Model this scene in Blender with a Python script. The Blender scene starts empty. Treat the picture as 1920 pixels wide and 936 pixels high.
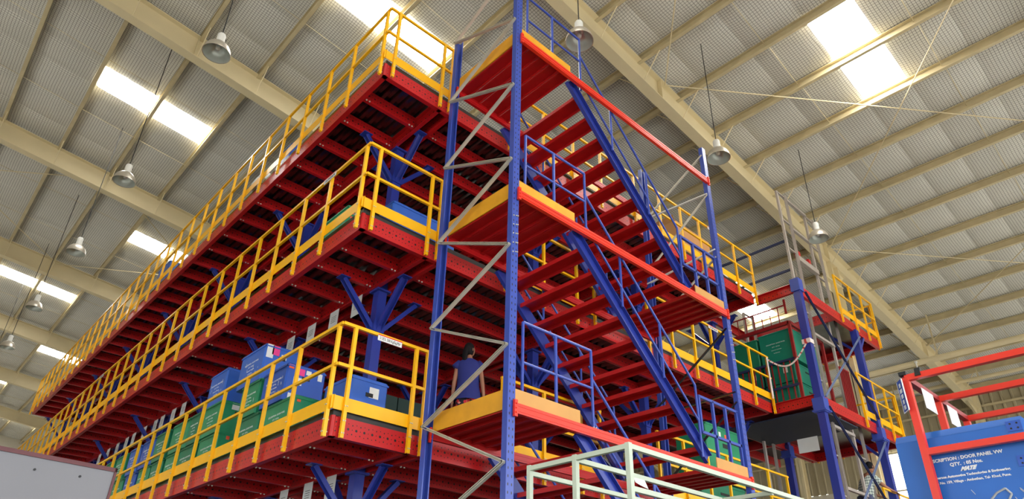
import bpy, math, random
from mathutils import Vector, Matrix
random.seed(7)
COL = bpy.context.scene.collection
SC = bpy.context.scene
# ------------------------------------------------------------------ camera
FPX, PY = 1270.85, 538.5
def setup_camera():
    yaw, pitch, roll = 0.7398, 0.4954, 0.0228
    cy, sy, cp, sp, cr, sr = math.cos(yaw), math.sin(yaw), math.cos(pitch), math.sin(pitch), math.cos(roll), math.sin(roll)
    f = Vector((sy*cp, cy*cp, sp)); r = Vector((cy, -sy, 0)); u = r.cross(f)
    r2 = cr*r + sr*u; u2 = -sr*r + cr*u
    cam = bpy.data.cameras.new('camera'); o = bpy.data.objects.new('camera', cam); COL.objects.link(o)
    m = Matrix(((r2.x, u2.x, -f.x, -4.2659), (r2.y, u2.y, -f.y, -4.6992), (r2.z, u2.z, -f.z, 1.6259), (0, 0, 0, 1)))
    o.matrix_world = m
    cam.sensor_fit = 'HORIZONTAL'; cam.sensor_width = 36.0
    cam.lens = FPX/1920*36.0; cam.shift_y = (PY-468)/1920
    cam.clip_start = 0.05; cam.clip_end = 500
    SC.camera = o
setup_camera()
# ------------------------------------------------------------------ world and exposure
W = bpy.data.worlds.new('overcast_sky'); SC.world = W; W.use_nodes = True
bg = W.node_tree.nodes['Background']; bg.inputs['Color'].default_value = (0.93, 0.965, 1.0, 1); bg.inputs['Strength'].default_value = 5.5
SKYLIGHT_STRENGTH = 26.0
SC.view_settings.view_transform = 'Standard'; SC.view_settings.look = 'None'
SC.view_settings.gamma = 1.0; SC.view_settings.use_curve_mapping = False
SC.view_settings.exposure = 0.17

# ------------------------------------------------------------------ helpers
def srgb(r, g, b):
    f = lambda c: (c/255/12.92) if c/255 <= 0.04045 else ((c/255+0.055)/1.055)**2.4
    return (f(r), f(g), f(b), 1)
class NT:
    def __init__(s, name):
        s.m = bpy.data.materials.new(name); s.m.use_nodes = True; s.t = s.m.node_tree; s.n = s.t.nodes
        s.b = s.n['Principled BSDF']; s.out = s.n['Material Output']
    def new(s, t, **k):
        n = s.n.new(t)
        for a, v in k.items(): setattr(n, a, v)
        return n
    def link(s, a, b): s.t.links.new(a, b)
    def math(s, op, a, b=None, c=None):
        n = s.n.new('ShaderNodeMath'); n.operation = op
        for i, v in enumerate((a, b, c)):
            if v is None: continue
            if isinstance(v, (int, float)): n.inputs[i].default_value = v
            else: s.link(v, n.inputs[i])
        return n.outputs[0]
    def mix(s, fac, a, b):
        n = s.n.new('ShaderNodeMix'); n.data_type = 'RGBA'
        for i, v in ((0, fac), (6, a), (7, b)):
            if isinstance(v, (int, float)): n.inputs[i].default_value = v
            elif isinstance(v, tuple): n.inputs[i].default_value = v
            else: s.link(v, n.inputs[i])
        return n.outputs[2]
def paint(name, col, rough=0.4, metal=0.0, var=0.12, scale=6.0, bump=0.0, spec=0.5):
    t = NT(name)
    tc = t.new('ShaderNodeTexCoord'); no = t.new('ShaderNodeTexNoise'); no.inputs['Scale'].default_value = scale; no.inputs['Detail'].default_value = 3
    t.link(tc.outputs['Object'], no.inputs['Vector'])
    dark = tuple(c*(1-var*2) for c in col[:3])+(1,); lite = tuple(min(1, c*(1+var)) for c in col[:3])+(1,)
    t.link(t.mix(no.outputs['Fac'], dark, lite), t.b.inputs['Base Color'])
    t.b.inputs['Roughness'].default_value = rough; t.b.inputs['Metallic'].default_value = metal
    t.b.inputs['Specular IOR Level'].default_value = spec
    if bump:
        bp = t.new('ShaderNodeBump'); bp.inputs['Strength'].default_value = bump; t.link(no.outputs['Fac'], bp.inputs['Height']); t.link(bp.outputs[0], t.b.inputs['Normal'])
    return t.m
def holes(name, col, kind='beam', rough=0.4):
    """painted steel with punched holes, drawn from the lengthwise / crosswise UV of the face (metres)"""
    t = NT(name)
    uv = t.new('ShaderNodeUVMap'); sx = t.new('ShaderNodeSeparateXYZ'); t.link(uv.outputs[0], sx.inputs[0])
    u, v = sx.outputs[0], sx.outputs[1]
    def dot(uo, vo, per, ru, rv):
        a = t.math('SUBTRACT', t.math('MODULO', t.math('ADD', u, 100*per+per/2-uo), per), per/2)
        a = t.math('DIVIDE', a, ru); b = t.math('DIVIDE', t.math('SUBTRACT', v, vo), rv)
        d = t.math('ADD', t.math('POWER', t.math('ABSOLUTE', a), 2), t.math('POWER', t.math('ABSOLUTE', b), 2))
        return t.math('LESS_THAN', d, 1.0)
    if kind == 'beam':
        ds = [dot(0, 0, .1, .0145, .0145), dot(.05, .048, .1, .0075, .0085), dot(.05, -.048, .1, .0075, .0085), dot(0, .058, .1, .0055, .0065), dot(0, -.058, .1, .0055, .0065), dot(.05, 0, .1, .0055, .006)]
    else:
        ds = [dot(0, -.024, .075, .015, .007), dot(0.0, .024, .075, .015, .007)]
    h = ds[0]
    for d in ds[1:]: h = t.math('MAXIMUM', h, d)
    tc = t.new('ShaderNodeTexCoord'); no = t.new('ShaderNodeTexNoise'); no.inputs['Scale'].default_value = 5; no.inputs['Detail'].default_value = 4
    t.link(tc.outputs['Object'], no.inputs['Vector'])
    base = t.mix(no.outputs['Fac'], tuple(c*.8 for c in col[:3])+(1,), tuple(min(1, c*1.12) for c in col[:3])+(1,))
    t.link(t.mix(h, base, (.012, .006, .006, 1)), t.b.inputs['Base Color'])
    t.b.inputs['Roughness'].default_value = rough
    return t.m
RED = srgb(192, 22, 26); ORED = srgb(228, 50, 27); BLUE = srgb(56, 78, 168); DBLUE = srgb(42, 57, 146); YEL = srgb(255, 186, 4)
M = {}
M['red'] = paint('red_paint', RED, .38)
M['red_holes'] = holes('red_punched_steel', RED, 'beam', .38)
M['dark_red'] = paint('maroon_paint', srgb(150, 26, 30), .45)
M['orange_red'] = paint('orange_red_paint', ORED, .35, var=.05)
M['plank_red'] = paint('landing_plank_red', srgb(192, 24, 26), .4)
M['blue'] = paint('blue_paint', BLUE, .35, var=.08)
M['blue_slots'] = holes('blue_slotted_steel', BLUE, 'slot', .35)
M['stringer_blue'] = paint('stringer_blue_paint', DBLUE, .3, var=.05)
M['navy'] = paint('navy_paint', srgb(38, 48, 90), .4)
M['steel_blue'] = paint('grey_blue_paint', srgb(110, 125, 160), .4)
M['yellow'] = paint('yellow_paint', YEL, .35, var=.06)
M['ochre'] = paint('worn_yellow_paint', srgb(232, 165, 30), .5, var=.2, scale=3)
M['ply'] = paint('plywood', srgb(205, 150, 80), .6, var=.08, scale=3)
M['galv'] = paint('galvanised_steel', srgb(206, 201, 186), .4, .15, var=.12, scale=8)
M['deck'] = paint('galvanised_deck', srgb(112, 118, 118), .27, 1.0, var=.25, scale=4)
M['deck_edge'] = paint('dark_deck_edge', srgb(58, 58, 56), .6, 0, var=.2, scale=14)
M['cream'] = paint('cream_paint', srgb(226, 211, 172), .55, var=.06, scale=1.5)
M['cream_dirty'] = paint('dusty_cream_paint', srgb(212, 197, 158), .6, var=.14, scale=3)
M['grey_mast'] = paint('grey_mast_paint', srgb(178, 168, 160), .5, .1, var=.12)
M['lampmetal'] = paint('spun_aluminium', srgb(206, 198, 184), .38, .6, var=.1, scale=3)
M['lampin'] = paint('reflector_inside', srgb(190, 196, 190), .3, .45, var=.1, scale=5)
M['black'] = paint('black_rubber', srgb(22, 22, 24), .6)
M['white'] = paint('white_paper', srgb(226, 226, 222), .7, var=.03)
M['print'] = paint('white_print', srgb(228, 232, 232), .6, var=.03)
M['dull_navy'] = paint('dull_navy_fill', srgb(30, 38, 58), .6)  # dull tones of the added light-blocking stacks; navy also under the lift car
M['dull_green'] = paint('dull_green_fill', srgb(20, 50, 42), .6)
M['notice'] = paint('shade_greyed_paper', srgb(192, 192, 190), .8, var=.05)  # white paper with the shade under the decks mixed into its colour
M['bounce_cut'] = paint('bounce_cutting_floor', srgb(74, 78, 76), .6, var=.15, scale=1)  # dark tone so the added floor sheet sends less light upwards
M['ink'] = paint('black_ink', srgb(30, 30, 32), .7, var=.02)
M['board'] = paint('grey_board', srgb(118, 117, 121), .6, var=.05, scale=2)
M['maroon'] = paint('maroon_trim', srgb(88, 34, 38), .55)
M['green'] = paint('green_plastic', srgb(34, 140, 96), .42, var=.14, scale=3)
M['green2'] = paint('dark_green_plastic', srgb(20, 122, 88), .42, var=.14, scale=3)
M['teal'] = paint('teal_green_plastic', srgb(12, 128, 104), .4, var=.12, scale=3)
M['crate_blue'] = paint('blue_plastic', srgb(48, 98, 192), .4, var=.12, scale=3)
M['crate_blue2'] = paint('royal_blue_plastic', srgb(36, 84, 180), .4, var=.1, scale=3)
M['box_blue'] = paint('bright_blue_plastic', srgb(30, 102, 190), .45, var=.12, scale=4)
M['carton'] = paint('brown_cardboard', srgb(196, 142, 88), .75, var=.06)
M['pale_green'] = paint('pale_green_white_paint', srgb(190, 200, 180), .5, var=.06, scale=10)
M['pink'] = paint('pink_sticker', srgb(238, 60, 140), .6, var=.02)
M['orange'] = paint('orange_sticker', srgb(240, 90, 50), .6, var=.02)
M['blue_sign'] = paint('blue_sign_paint', srgb(40, 80, 170), .5)
M['conc'] = paint('concrete', srgb(186, 182, 172), .75, var=.08, scale=.7, bump=.1)
M['ground'] = paint('yard_concrete', srgb(190, 184, 172), .9, var=.08, scale=.3)
M['wallsheet'] = paint('wall_sheet', srgb(178, 166, 136), .6, var=.1, scale=1.2)
M['hall'] = paint('pale_wall_paint', srgb(206, 200, 184), .7, var=.05, scale=1)
M['skin'] = paint('skin', srgb(150, 100, 74), .55, var=.05)
M['hair'] = paint('black_hair', srgb(15, 11, 12), .7, var=.1, scale=30, spec=.2)
M['tunic'] = paint('blue_cloth', srgb(30, 38, 112), .8, var=.1, scale=9)
M['scuff'] = paint('scuffed_silver_tape', srgb(190, 196, 200), .4, .2, var=.25, scale=30)
def emis(name, col, s):
    t = NT(name); t.b.inputs['Base Color'].default_value = (.8, .8, .8, 1)
    t.b.inputs['Emission Color'].default_value = col; t.b.inputs['Emission Strength'].default_value = s
    return t.m
M['skylight'] = emis('translucent_skylight', (1, .99, .95, 1), SKYLIGHT_STRENGTH)
M['window'] = emis('daylit_window', (.95, .98, 1, 1), 7.0)
def mat_insul():
    t = NT('meshed_foil_insulation')
    tc = t.new('ShaderNodeTexCoord'); sx = t.new('ShaderNodeSeparateXYZ'); t.link(tc.outputs['Object'], sx.inputs[0])
    nz = t.new('ShaderNodeTexNoise'); nz.inputs['Scale'].default_value = 1.1; nz.inputs['Detail'].default_value = 1; t.link(tc.outputs['Object'], nz.inputs['Vector'])
    wob = t.math('MULTIPLY', t.math('SUBTRACT', nz.outputs['Fac'], .5), .04)
    def line(c, per, w):
        a = t.math('ABSOLUTE', t.math('SUBTRACT', t.math('MODULO', t.math('ADD', t.math('ADD', c, wob), 100.0), per), per/2))
        return t.math('LESS_THAN', a, w)
    g = t.math('MAXIMUM', line(sx.outputs[0], .066, .0038), line(sx.outputs[1], .066, .0038))
    n2 = t.new('ShaderNodeTexNoise'); n2.inputs['Scale'].default_value = .5; n2.inputs['Detail'].default_value = 6; t.link(tc.outputs['Object'], n2.inputs['Vector'])
    base = t.mix(n2.outputs['Fac'], srgb(206, 205, 196), srgb(242, 240, 233))
    t.link(t.mix(g, base, srgb(96, 92, 88)), t.b.inputs['Base Color'])
    t.b.inputs['Roughness'].default_value = .55
    n3 = t.new('ShaderNodeTexNoise'); n3.inputs['Scale'].default_value = 9; n3.inputs['Detail'].default_value = 4
    mp = t.new('ShaderNodeMapping'); mp.inputs['Scale'].default_value = (.35, 1, 1); t.link(tc.outputs['Object'], mp.inputs[0]); t.link(mp.outputs[0], n3.inputs['Vector'])
    bp = t.new('ShaderNodeBump'); bp.inputs['Strength'].default_value = .22; bp.inputs['Distance'].default_value = .05
    t.link(n3.outputs['Fac'], bp.inputs['Height']); t.link(bp.outputs[0], t.b.inputs['Normal'])
    return t.m
M['insul'] = mat_insul()
def mat_floral():
    t = NT('floral_cloth'); tc = t.new('ShaderNodeTexCoord')
    v = t.new('ShaderNodeTexVoronoi'); v.inputs['Scale'].default_value = 22; t.link(tc.outputs['Object'], v.inputs['Vector'])
    cr = t.new('ShaderNodeValToRGB'); cr.color_ramp.interpolation = 'CONSTANT'
    cr.color_ramp.elements[0].color = srgb(22, 18, 30); cr.color_ramp.elements[1].position = .45; cr.color_ramp.elements[1].color = srgb(190, 40, 50)
    e = cr.color_ramp.elements.new(.8); e.color = srgb(215, 130, 120)
    s = t.new('ShaderNodeSeparateXYZ'); t.link(v.outputs['Color'], s.inputs[0]); t.link(s.outputs[0], cr.inputs[0]); t.link(cr.outputs[0], t.b.inputs['Base Color'])
    t.b.inputs['Roughness'].default_value = .85; return t.m
M['floral'] = mat_floral()
def mat_check():
    t = NT('checked_shirt_cloth'); uv = t.new('ShaderNodeTexCoord'); sx = t.new('ShaderNodeSeparateXYZ'); t.link(uv.outputs['Object'], sx.inputs[0])
    def st(c, per): return t.math('LESS_THAN', t.math('MODULO', t.math('ADD', c, 50.0), per), per*.42)
    k = t.math('MULTIPLY', t.math('ADD', st(t.math('ADD', sx.outputs[0], sx.outputs[1]), .06), st(sx.outputs[2], .06)), .5)
    t.link(t.mix(k, srgb(205, 214, 205), srgb(78, 96, 96)), t.b.inputs['Base Color']); t.b.inputs['Roughness'].default_value = .85; return t.m
M['check'] = mat_check()
def mat_tape():
    t = NT('red_white_tape'); uv = t.new('ShaderNodeUVMap'); sx = t.new('ShaderNodeSeparateXYZ'); t.link(uv.outputs[0], sx.inputs[0])
    k = t.math('LESS_THAN', t.math('MODULO', t.math('ADD', sx.outputs[0], 10), .16), .05)
    t.link(t.mix(k, srgb(225, 210, 205), srgb(190, 60, 60)), t.b.inputs['Base Color']); return t.m
M['tape'] = mat_tape()

class MB:
    """collects pieces of ONE mesh; faces carry metre UVs (u lengthwise, v across)"""
    def __init__(s): s.v = []; s.f = []; s.uv = []; s.mi = []
    def face(s, pts, uvs=None, mi=0):
        i = len(s.v); s.v += [tuple(p) for p in pts]; s.f.append(tuple(range(i, i+len(pts))))
        s.uv += list(uvs) if uvs else [(0, 0)]*len(pts); s.mi.append(mi)
    def prism(s, prof, p0, p1, up=(0, 0, 1), mi=0, wide=None, cut=(0, 0), cap=True):
        """extrude closed 2-D profile (x across, y up) from p0 to p1; sides wider than `wide` use slot 1"""
        p0 = Vector(p0); p1 = Vector(p1); d = (p1-p0); L = d.length; d.normalize()
        up = Vector(up); a = d.cross(up)
        if a.length < 1e-5: a = d.cross(Vector((0, 1, 0)))
        a.normalize(); b = a.cross(d)
        n = len(prof); area = sum(prof[i][0]*prof[(i+1) % n][1]-prof[(i+1) % n][0]*prof[i][1] for i in range(n))
        if area < 0: prof = prof[::-1]
        q0 = [p0+a*x+b*y for x, y in prof]; q1 = [p1+a*x+b*y for x, y in prof]
        for i in range(n):
            j = (i+1) % n; w = (q0[j]-q0[i]).length
            m = 1 if (wide and w > wide) else mi
            s.face([q0[i], q0[j], q1[j], q1[i]], [(0, -w/2), (0, w/2), (L, w/2), (L, -w/2)], m)
        if cap: s.face(list(reversed(q0)), None, mi); s.face(q1, None, mi)
        return s
    def bar(s, p0, p1, w, h, up=(0, 0, 1), mi=0, wide=None):
        return s.prism([(-w/2, -h/2), (w/2, -h/2), (w/2, h/2), (-w/2, h/2)], p0, p1, up, mi, wide)
    def box(s, a, b, mi=0, wide=None):
        x0, y0, z0 = a; x1, y1, z1 = b
        s.prism([(-(x1-x0)/2, -(z1-z0)/2), ((x1-x0)/2, -(z1-z0)/2), ((x1-x0)/2, (z1-z0)/2), (-(x1-x0)/2, (z1-z0)/2)], ((x0+x1)/2, y0, (z0+z1)/2), ((x0+x1)/2, y1, (z0+z1)/2), (0, 0, 1), mi, wide)
        return s
    def channel(s, p0, p1, h, fl, t=.006, side=1, up=(0, 0, 1), wide=None, lip=0):
        """C section: web on the -side, flanges pointing to +side"""
        pr = [(0, -h/2), (fl, -h/2), (fl, -h/2+t), (t, -h/2+t), (t, h/2-t), (fl, h/2-t), (fl, h/2), (0, h/2)]
        if lip: pr = [(0, -h/2), (fl, -h/2), (fl, -h/2+lip), (fl-t, -h/2+lip), (fl-t, -h/2+t), (t, -h/2+t), (t, h/2-t), (fl-t, h/2-t), (fl-t, h/2-lip), (fl, h/2-lip), (fl, h/2), (0, h/2)]
        pr = [(x*side, y) for x, y in pr]
        return s.prism(pr, p0, p1, up, 0, wide)
    def tube(s, p0, p1, r, n=8, r2=None):
        r2 = r if r2 is None else r2
        p0 = Vector(p0); p1 = Vector(p1); d = (p1-p0).normalized(); a = d.cross(Vector((0, 0, 1)))
        if a.length < 1e-4: a = d.cross(Vector((0, 1, 0)))
        a.normalize(); b = a.cross(d); L = (p1-p0).length
        c0 = [p0+(a*math.cos(2*math.pi*i/n)+b*math.sin(2*math.pi*i/n))*r for i in range(n)]
        c1 = [p1+(a*math.cos(2*math.pi*i/n)+b*math.sin(2*math.pi*i/n))*r2 for i in range(n)]
        for i in range(n):
            j = (i+1) % n; s.face([c0[i], c0[j], c1[j], c1[i]], [(0, 0), (0, .1), (L, .1), (L, 0)])
        s.face(list(reversed(c0))); s.face(c1)
        return s
    def path(s, pts, r, n=8):
        for a, b in zip(pts, pts[1:]): s.tube(a, b, r, n)
        return s
    def lathe(s, prof, c=(0, 0, 0), n=24, close=False):
        rings = [[(c[0]+r*math.cos(2*math.pi*i/n), c[1]+r*math.sin(2*math.pi*i/n), c[2]+z) for i in range(n)] for r, z in prof]
        for a, b in zip(rings, rings[1:]):
            for i in range(n):
                j = (i+1) % n; s.face([a[i], a[j], b[j], b[i]])
        return s
    def mesh(s, name, mats, smooth=False):
        me = bpy.data.meshes.new(name); me.from_pydata(s.v, [], s.f)
        ul = me.uv_layers.new(name='UVMap'); flat = [c for p in s.uv for c in p]; ul.data.foreach_set('uv', flat)
        for m in (mats if isinstance(mats, (list, tuple)) else [mats]): me.materials.append(m)
        me.polygons.foreach_set('material_index', s.mi)
        if smooth:
            import bmesh
            bm = bmesh.new(); bm.from_mesh(me); bmesh.ops.remove_doubles(bm, verts=bm.verts, dist=1e-5); bm.to_mesh(me); bm.free()
            me.polygons.foreach_set('use_smooth', [True]*len(me.polygons))
        me.update(); return me
    def build(s, name, mats, parent=None, loc=None, smooth=False, label=None):
        o = bpy.data.objects.new(name, s.mesh(name, mats, smooth)); COL.objects.link(o)
        if name in ('bolts', 'bolt', 'splice_bolts', 'foot_bracket', 'stiffener', 'flange_brace', 'sag_rods', 'pressed_ridge'): o['kind'] = 'stuff'
        if parent is not None: o.parent = parent
        if loc: o.location = loc
        if label: o['label'] = label
        return o
def inst(me, name, parent=None, loc=(0, 0, 0), rot=None, label=None):
    o = bpy.data.objects.new(name, me); COL.objects.link(o); o.parent = parent; o.location = loc
    if rot: o.rotation_euler = rot
    if label: o['label'] = label
    return o
def thing(name, label, cat, loc=(0, 0, 0), rz=0, group=None):
    o = bpy.data.objects.new(name, None); COL.objects.link(o); o.location = loc; o.rotation_euler = (0, 0, rz)
    o.empty_display_size = .1;  o['label'] = label; o['category'] = cat
    if group: o['group'] = group
    return o
def tag(o, label, cat, group=None):
    o['label'] = label; o['category'] = cat
    if group: o['group'] = group
    return o
def struct(o): o['kind'] = 'structure'; return o
def text(body, size, mat, parent, loc, rot, name='lettering', align='CENTER', shear=0, label=None, bold=.0, stretch=1.0):
    c = bpy.data.curves.new(name, 'FONT'); c.body = body; c.size = size; c.align_x = align; c.align_y = 'CENTER'; c.shear = shear; c.offset = bold; c.extrude = .0006; c.resolution_u = 2
    t = bpy.data.objects.new('tmp', c); COL.objects.link(t)
    dg = bpy.context.evaluated_depsgraph_get(); me = bpy.data.meshes.new_from_object(t.evaluated_get(dg)); bpy.data.objects.remove(t)
    me.materials.clear(); me.materials.append(mat)
    o = inst(me, name, parent, loc, rot, label); o.scale = (stretch, 1, 1); return o
R90 = math.pi/2
ROT_NX = (R90, 0, -R90)     # text facing -X, reading towards -Y
ROT_NY = (R90, 0, 0)        # text facing -Y, reading towards +X

# ------------------------------------------------------------------ setting
RX0, RX1, RY0, RY1 = -18.0, 26.9, -14.0, 54.0
RZ = lambda x: 14.54-0.1209*x
Z1, Z2, Z3 = 3.80, 6.374, 8.928
struct(MB().box((RX0-.3, RY0-.3, -.3), (RX1+.3, RY1+.3, 0)).build('floor', M['conc']))
struct(MB().box((-6.5, -7.5, 0), (15.0, 26.0, .004)).build('added_dark_floor', M['bounce_cut']))  # added unseen sheet, dark to weaken light bounced onto the deck undersides
struct(MB().box((-70, -75, -.5), (80, 100, -.32)).build('trim_1', M['ground']))
roof = MB()
a0, a1 = RX0-.3, RX1+.3
roof.face([(a0, RY0-.3, RZ(a0)+.08), (a1, RY0-.3, RZ(a1)+.08), (a1, RY1+.3, RZ(a1)+.08), (a0, RY1+.3, RZ(a0)+.08)][::-1])
roof.face([(a0, RY0-.3, RZ(a0)+.16), (a1, RY0-.3, RZ(a1)+.16), (a1, RY1+.3, RZ(a1)+.16), (a0, RY1+.3, RZ(a0)+.16)])
ceiling = struct(roof.build('ceiling', M['galv']))
PX0 = 5.447                                         # a purlin line measured at x = 5.447
SL = math.atan(.1209); PD = 1.5*math.cos(SL)
purlins = [PX0+PD*k for k in range(-15, 15) if RX0+.3 < PX0+PD*k < RX1-.3]
rafters_y = [1.75+7.4*k for k in range(-2, 7)]
edges = [RX0]+purlins+[RX1]
def cell(x):                                        # index of the roof bay holding x
    for i in range(len(edges)-1):
        if edges[i] <= x < edges[i+1]: return i
SKY = {}
for k in range(-1, 8):
    xs = (-3.0, -1.5, 8.0, 9.4) if k % 2 == 0 else (.1, 1.6, 15.6, 17.1)
    for x in xs: SKY.setdefault(k, set()).add(cell(x))
strips = []
for k in range(-2, 8):
    yc = -1.92+7.29*k
    strips.append((k, yc-.47, yc+.47))
    w = (7.29-.94)/5
    for j in range(5): strips.append((None, yc+.47+w*j, yc+.47+w*(j+1)))
wn = 1
for k, y0, y1 in strips:
    if y1 < RY0 or y0 > RY1: continue
    mb = MB(); NY = 6
    for i in range(len(edges)-1):
        x0, x1 = edges[i], edges[i+1]
        if k is not None and k in SKY and i in SKY[k]: continue
        nx = 5
        def P(a, b):
            x = x0+(x1-x0)*a/nx; y = y0+(y1-y0)*b/NY
            s = math.sin(math.pi*a/nx); e = abs(b/NY-.5)*2
            z = RZ(x)-.035*s*(1-e**3*.9)-.02*(e**4)+.012*math.sin(7*x+3*y)
            if b in (0, NY): z = RZ(x)+.02
            return (x, y, z)
        for a in range(nx):
            for b in range(NY): mb.face([P(a, b), P(a, b+1), P(a+1, b+1), P(a+1, b)])
    mb.build('insulation_strip', M['insul'], ceiling, smooth=True)
for k, cells in sorted(SKY.items()):
    yc = -1.92+7.29*k
    for i in sorted(cells):
        x0, x1 = edges[i]+.09, edges[i+1]-.04
        mb = MB(); mb.prism([(-.46, -.01), (.46, -.01), (.46, .01), (-.46, .01)], (x0, yc, RZ(x0)+.02), (x1, yc, RZ(x1)+.02))
        struct(mb.build('window_%d' % wn, M['skylight'])); wn += 1
pm = MB(); pm.channel((0, RY0, -.11), (0, RY1, -.11), .22, .085, .008, side=-1, lip=.02); pme = pm.mesh('purlin', M['cream_dirty'])
for x in purlins: inst(pme, 'purlin', ceiling, (x, 0, RZ(x)-.02))
for y in rafters_y:
    mb = MB()
    xa, xb = RX0+.1, RX1-.5
    def dep(x): return .62+(.0 if x < 8 else 0)+(max(0, x-21)*.03)
    N = 12
    for i in range(N):
        x0 = xa+(xb-xa)*i/N; x1 = xa+(xb-xa)*(i+1)/N
        t0, t1 = RZ(x0)-.22, RZ(x1)-.22; b0, b1 = t0-dep(x0), t1-dep(x1)
        mb.bar((x0, y, t0), (x1, y, t1), .26, .018)                       # top flange
        mb.bar((x0, y, b0), (x1, y, b1), .26, .02)                        # bottom flange
        for s in (-1, 1): mb.face([(x0, y+s*.006, b0), (x1, y+s*.006, b1), (x1, y+s*.006, t1), (x0, y+s*.006, t0)][::s])
    rf = mb.build('rafter', M['cream'], ceiling)
    st = MB()
    for x in (6.1, 14.2, 21.5, -2.1):
        for s in (-1, 1): st.box((x-.006, min(y+s*.01, y+s*.12), RZ(x)-.22-dep(x)), (x+.006, max(y+s*.01, y+s*.12), RZ(x)-.24))
    st.build('stiffener', M['cream'], rf)
    fb = MB()
    for j, x in enumerate(purlins):
        if x > 25: continue
        for s in (-1, 1):
            fb.tube((x-.03, y+s*.62, RZ(x)-.2), (x-.03, y+s*.1, RZ(x)-.22-dep(x)+.02), .013, 5)
    fb.build('flange_brace', M['cream'], rf)
# sag rods between purlins and X bracing rods, one thing each bay
for i, y in enumerate(rafters_y[:-1]):
    sg = MB()
    for fr in (.34, .68):
        for a, b in zip(purlins, purlins[1:]):
            sg.tube((a, y+7.4*fr, RZ(a)-.16), (b, y+7.4*fr+.05, RZ(b)-.12), .008, 4)
    sg.build('sag_rods', M['cream_dirty'], ceiling)
for (ya, yb) in ((1.6, -5.6), (16.4, 23.8)):
    for (xa, xb) in ((-1.9, 6.2), (6.2, 14.3), (14.3, 21.6), (-9.6, -1.9)):
        for p, q in (((xa, ya), (xb, yb)), ((xb, ya), (xa, yb))):
            MB().tube((p[0], p[1], RZ(p[0])-.36), (q[0], q[1], RZ(q[0])-.36), .014, 6).build('bracing_rod', M['cream'], ceiling)
# right wall: ribbed sheets
def ribbed(p0, p1, z0, z1, per=.34, d=.05):
    mb = MB(); p0 = Vector(p0); p1 = Vector(p1); L = (p1-p0).length; e = (p1-p0)/L; n = Vector((-e.y, e.x, 0)); k = int(L/per)
    prev = None
    for i in range(k):
        for (t, h) in ((0, 0), (.68, 0), (.76, d), (.92, d)):
            s = (i+t)*per; p = p0+e*s+n*h
            if prev is not None: mb.face([(prev.x, prev.y, z0), (p.x, p.y, z0), (p.x, p.y, z1), (prev.x, prev.y, z1)])
            prev = p
    return mb
wr = ribbed((RX1, RY0, 0), (RX1, RY1, 0), 8.1, RZ(RX1)+.1).build('wall_right', M['wallsheet']); struct(wr)
low = MB()
low.box((RX1, RY0, 0), (RX1+.2, 3.2, 8.1)); low.box((RX1, 3.2, 0), (RX1+.2, RY1, 8.1)); low.box((RX1+.1, RY0, 8.1), (RX1+.2, 5.0, RZ(RX1)+.1))
low.build('wall_cladding', M['hall'], wr)
def mullions(parent, x, y0, y1, z0, z1, ny, nz, m):
    mb = MB()
    for i in range(ny+1): yy = y0+(y1-y0)*i/ny; mb.box((x-.05, yy-.03, z0), (x, yy+.03, z1))
    for i in range(nz+1): zz = z0+(z1-z0)*i/nz; mb.box((x-.05, y0, zz-.03), (x, y1, zz+.03))
    mb.build('window_frame', m, parent)
w1 = struct(MB().box((RX1-.10, 5.05, 6.3), (RX1-.06, 5.8, 9.35)).build('window_%d' % wn, M['window'])); wn += 1
mullions(w1, RX1-.10, 5.05, 5.8, 6.3, 9.35, 1, 2, M['cream'])
for y in rafters_y:
    mb = MB(); xx = RX1-.45; zt = RZ(xx)-.22
    mb.box((xx-.2, y-.13, 0), (xx-.18, y+.13, zt)); mb.box((xx+.18, y-.13, 0), (xx+.2, y+.13, zt)); mb.box((xx-.2, y-.008, 0), (xx+.2, y+.008, zt))
    for s in (-1, 1): mb.bar((xx-.25, y+s*.02, zt-.9), (xx-1.2, y+s*.02, zt-.45), .02, .25)
    mb.build('wall_column', M['cream'], wr)
girt = MB()
for z in (9.6, 10.6): girt.box((RX1-.16, RY0, z-.04), (RX1-.08, RY1, z+.04))
girt.build('wall_girt', M['cream_dirty'], wr)
for (xx, zz, rr, nm) in ((20.0, 10.46, .1, 'upper'), (24.6, 11.01, .07, 'lower')):
    t = thing('roof_pipe', 'cream pipe running under the roof along the right wall, the %s of two' % nm, 'pipe', (xx, -12, zz))
    MB().tube((0, 0, 0), (0, 62, 0), rr, 12).build('pipe_run', M['cream'], t)
    for y in range(1, 62, 3): MB().box((-.02, y-.02, -.02), (.02, y+.02, RZ(xx)-zz-.1)).build('pipe_hanger', M['cream_dirty'], t)
tl = MB(); tl.tube((0, 0, 0), (0, .0, -.28), .022, 8); tl.lathe([(0.0, -.28), (.05, -.28), (.055, -.32), (.0, -.36)]); tl.lathe([(0, .02), (.05, .02), (.05, -.03), (0, -.05)])
o = tl.build('pipe_fitting', M['white'], None, (19.88, 1.66, 10.46)); tag(o, 'small white bulb-shaped fitting hanging at the upper roof pipe', 'fitting')
# far wall, front wall, left wall (openings let daylight in behind the camera)
fw = MB(); fw.box((RX0, RY1, 0), (RX1, RY1+.2, RZ(RX0)+.1)); struct(fw.build('wall_back', M['hall']))
fr = MB(); fr.box((RX0, RY0-.2, 8.6), (RX1, RY0, RZ(RX0)+.1))
for x in (-18, -10.5, -3, 4.5, 12, 19.5, 26.4): fr.box((x, RY0-.2, 0), (x+.7, RY0, 8.6))
struct(fr.build('wall_front', M['hall']))
lf = MB(); lf.box((RX0-.2, RY0, 6.2), (RX0, RY1, RZ(RX0)+.1))
for y in range(-14, 54, 10): lf.box((RX0-.2, y, 0), (RX0, y+4.5, 6.2))
struct(lf.build('wall_left', M['hall']))
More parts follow.
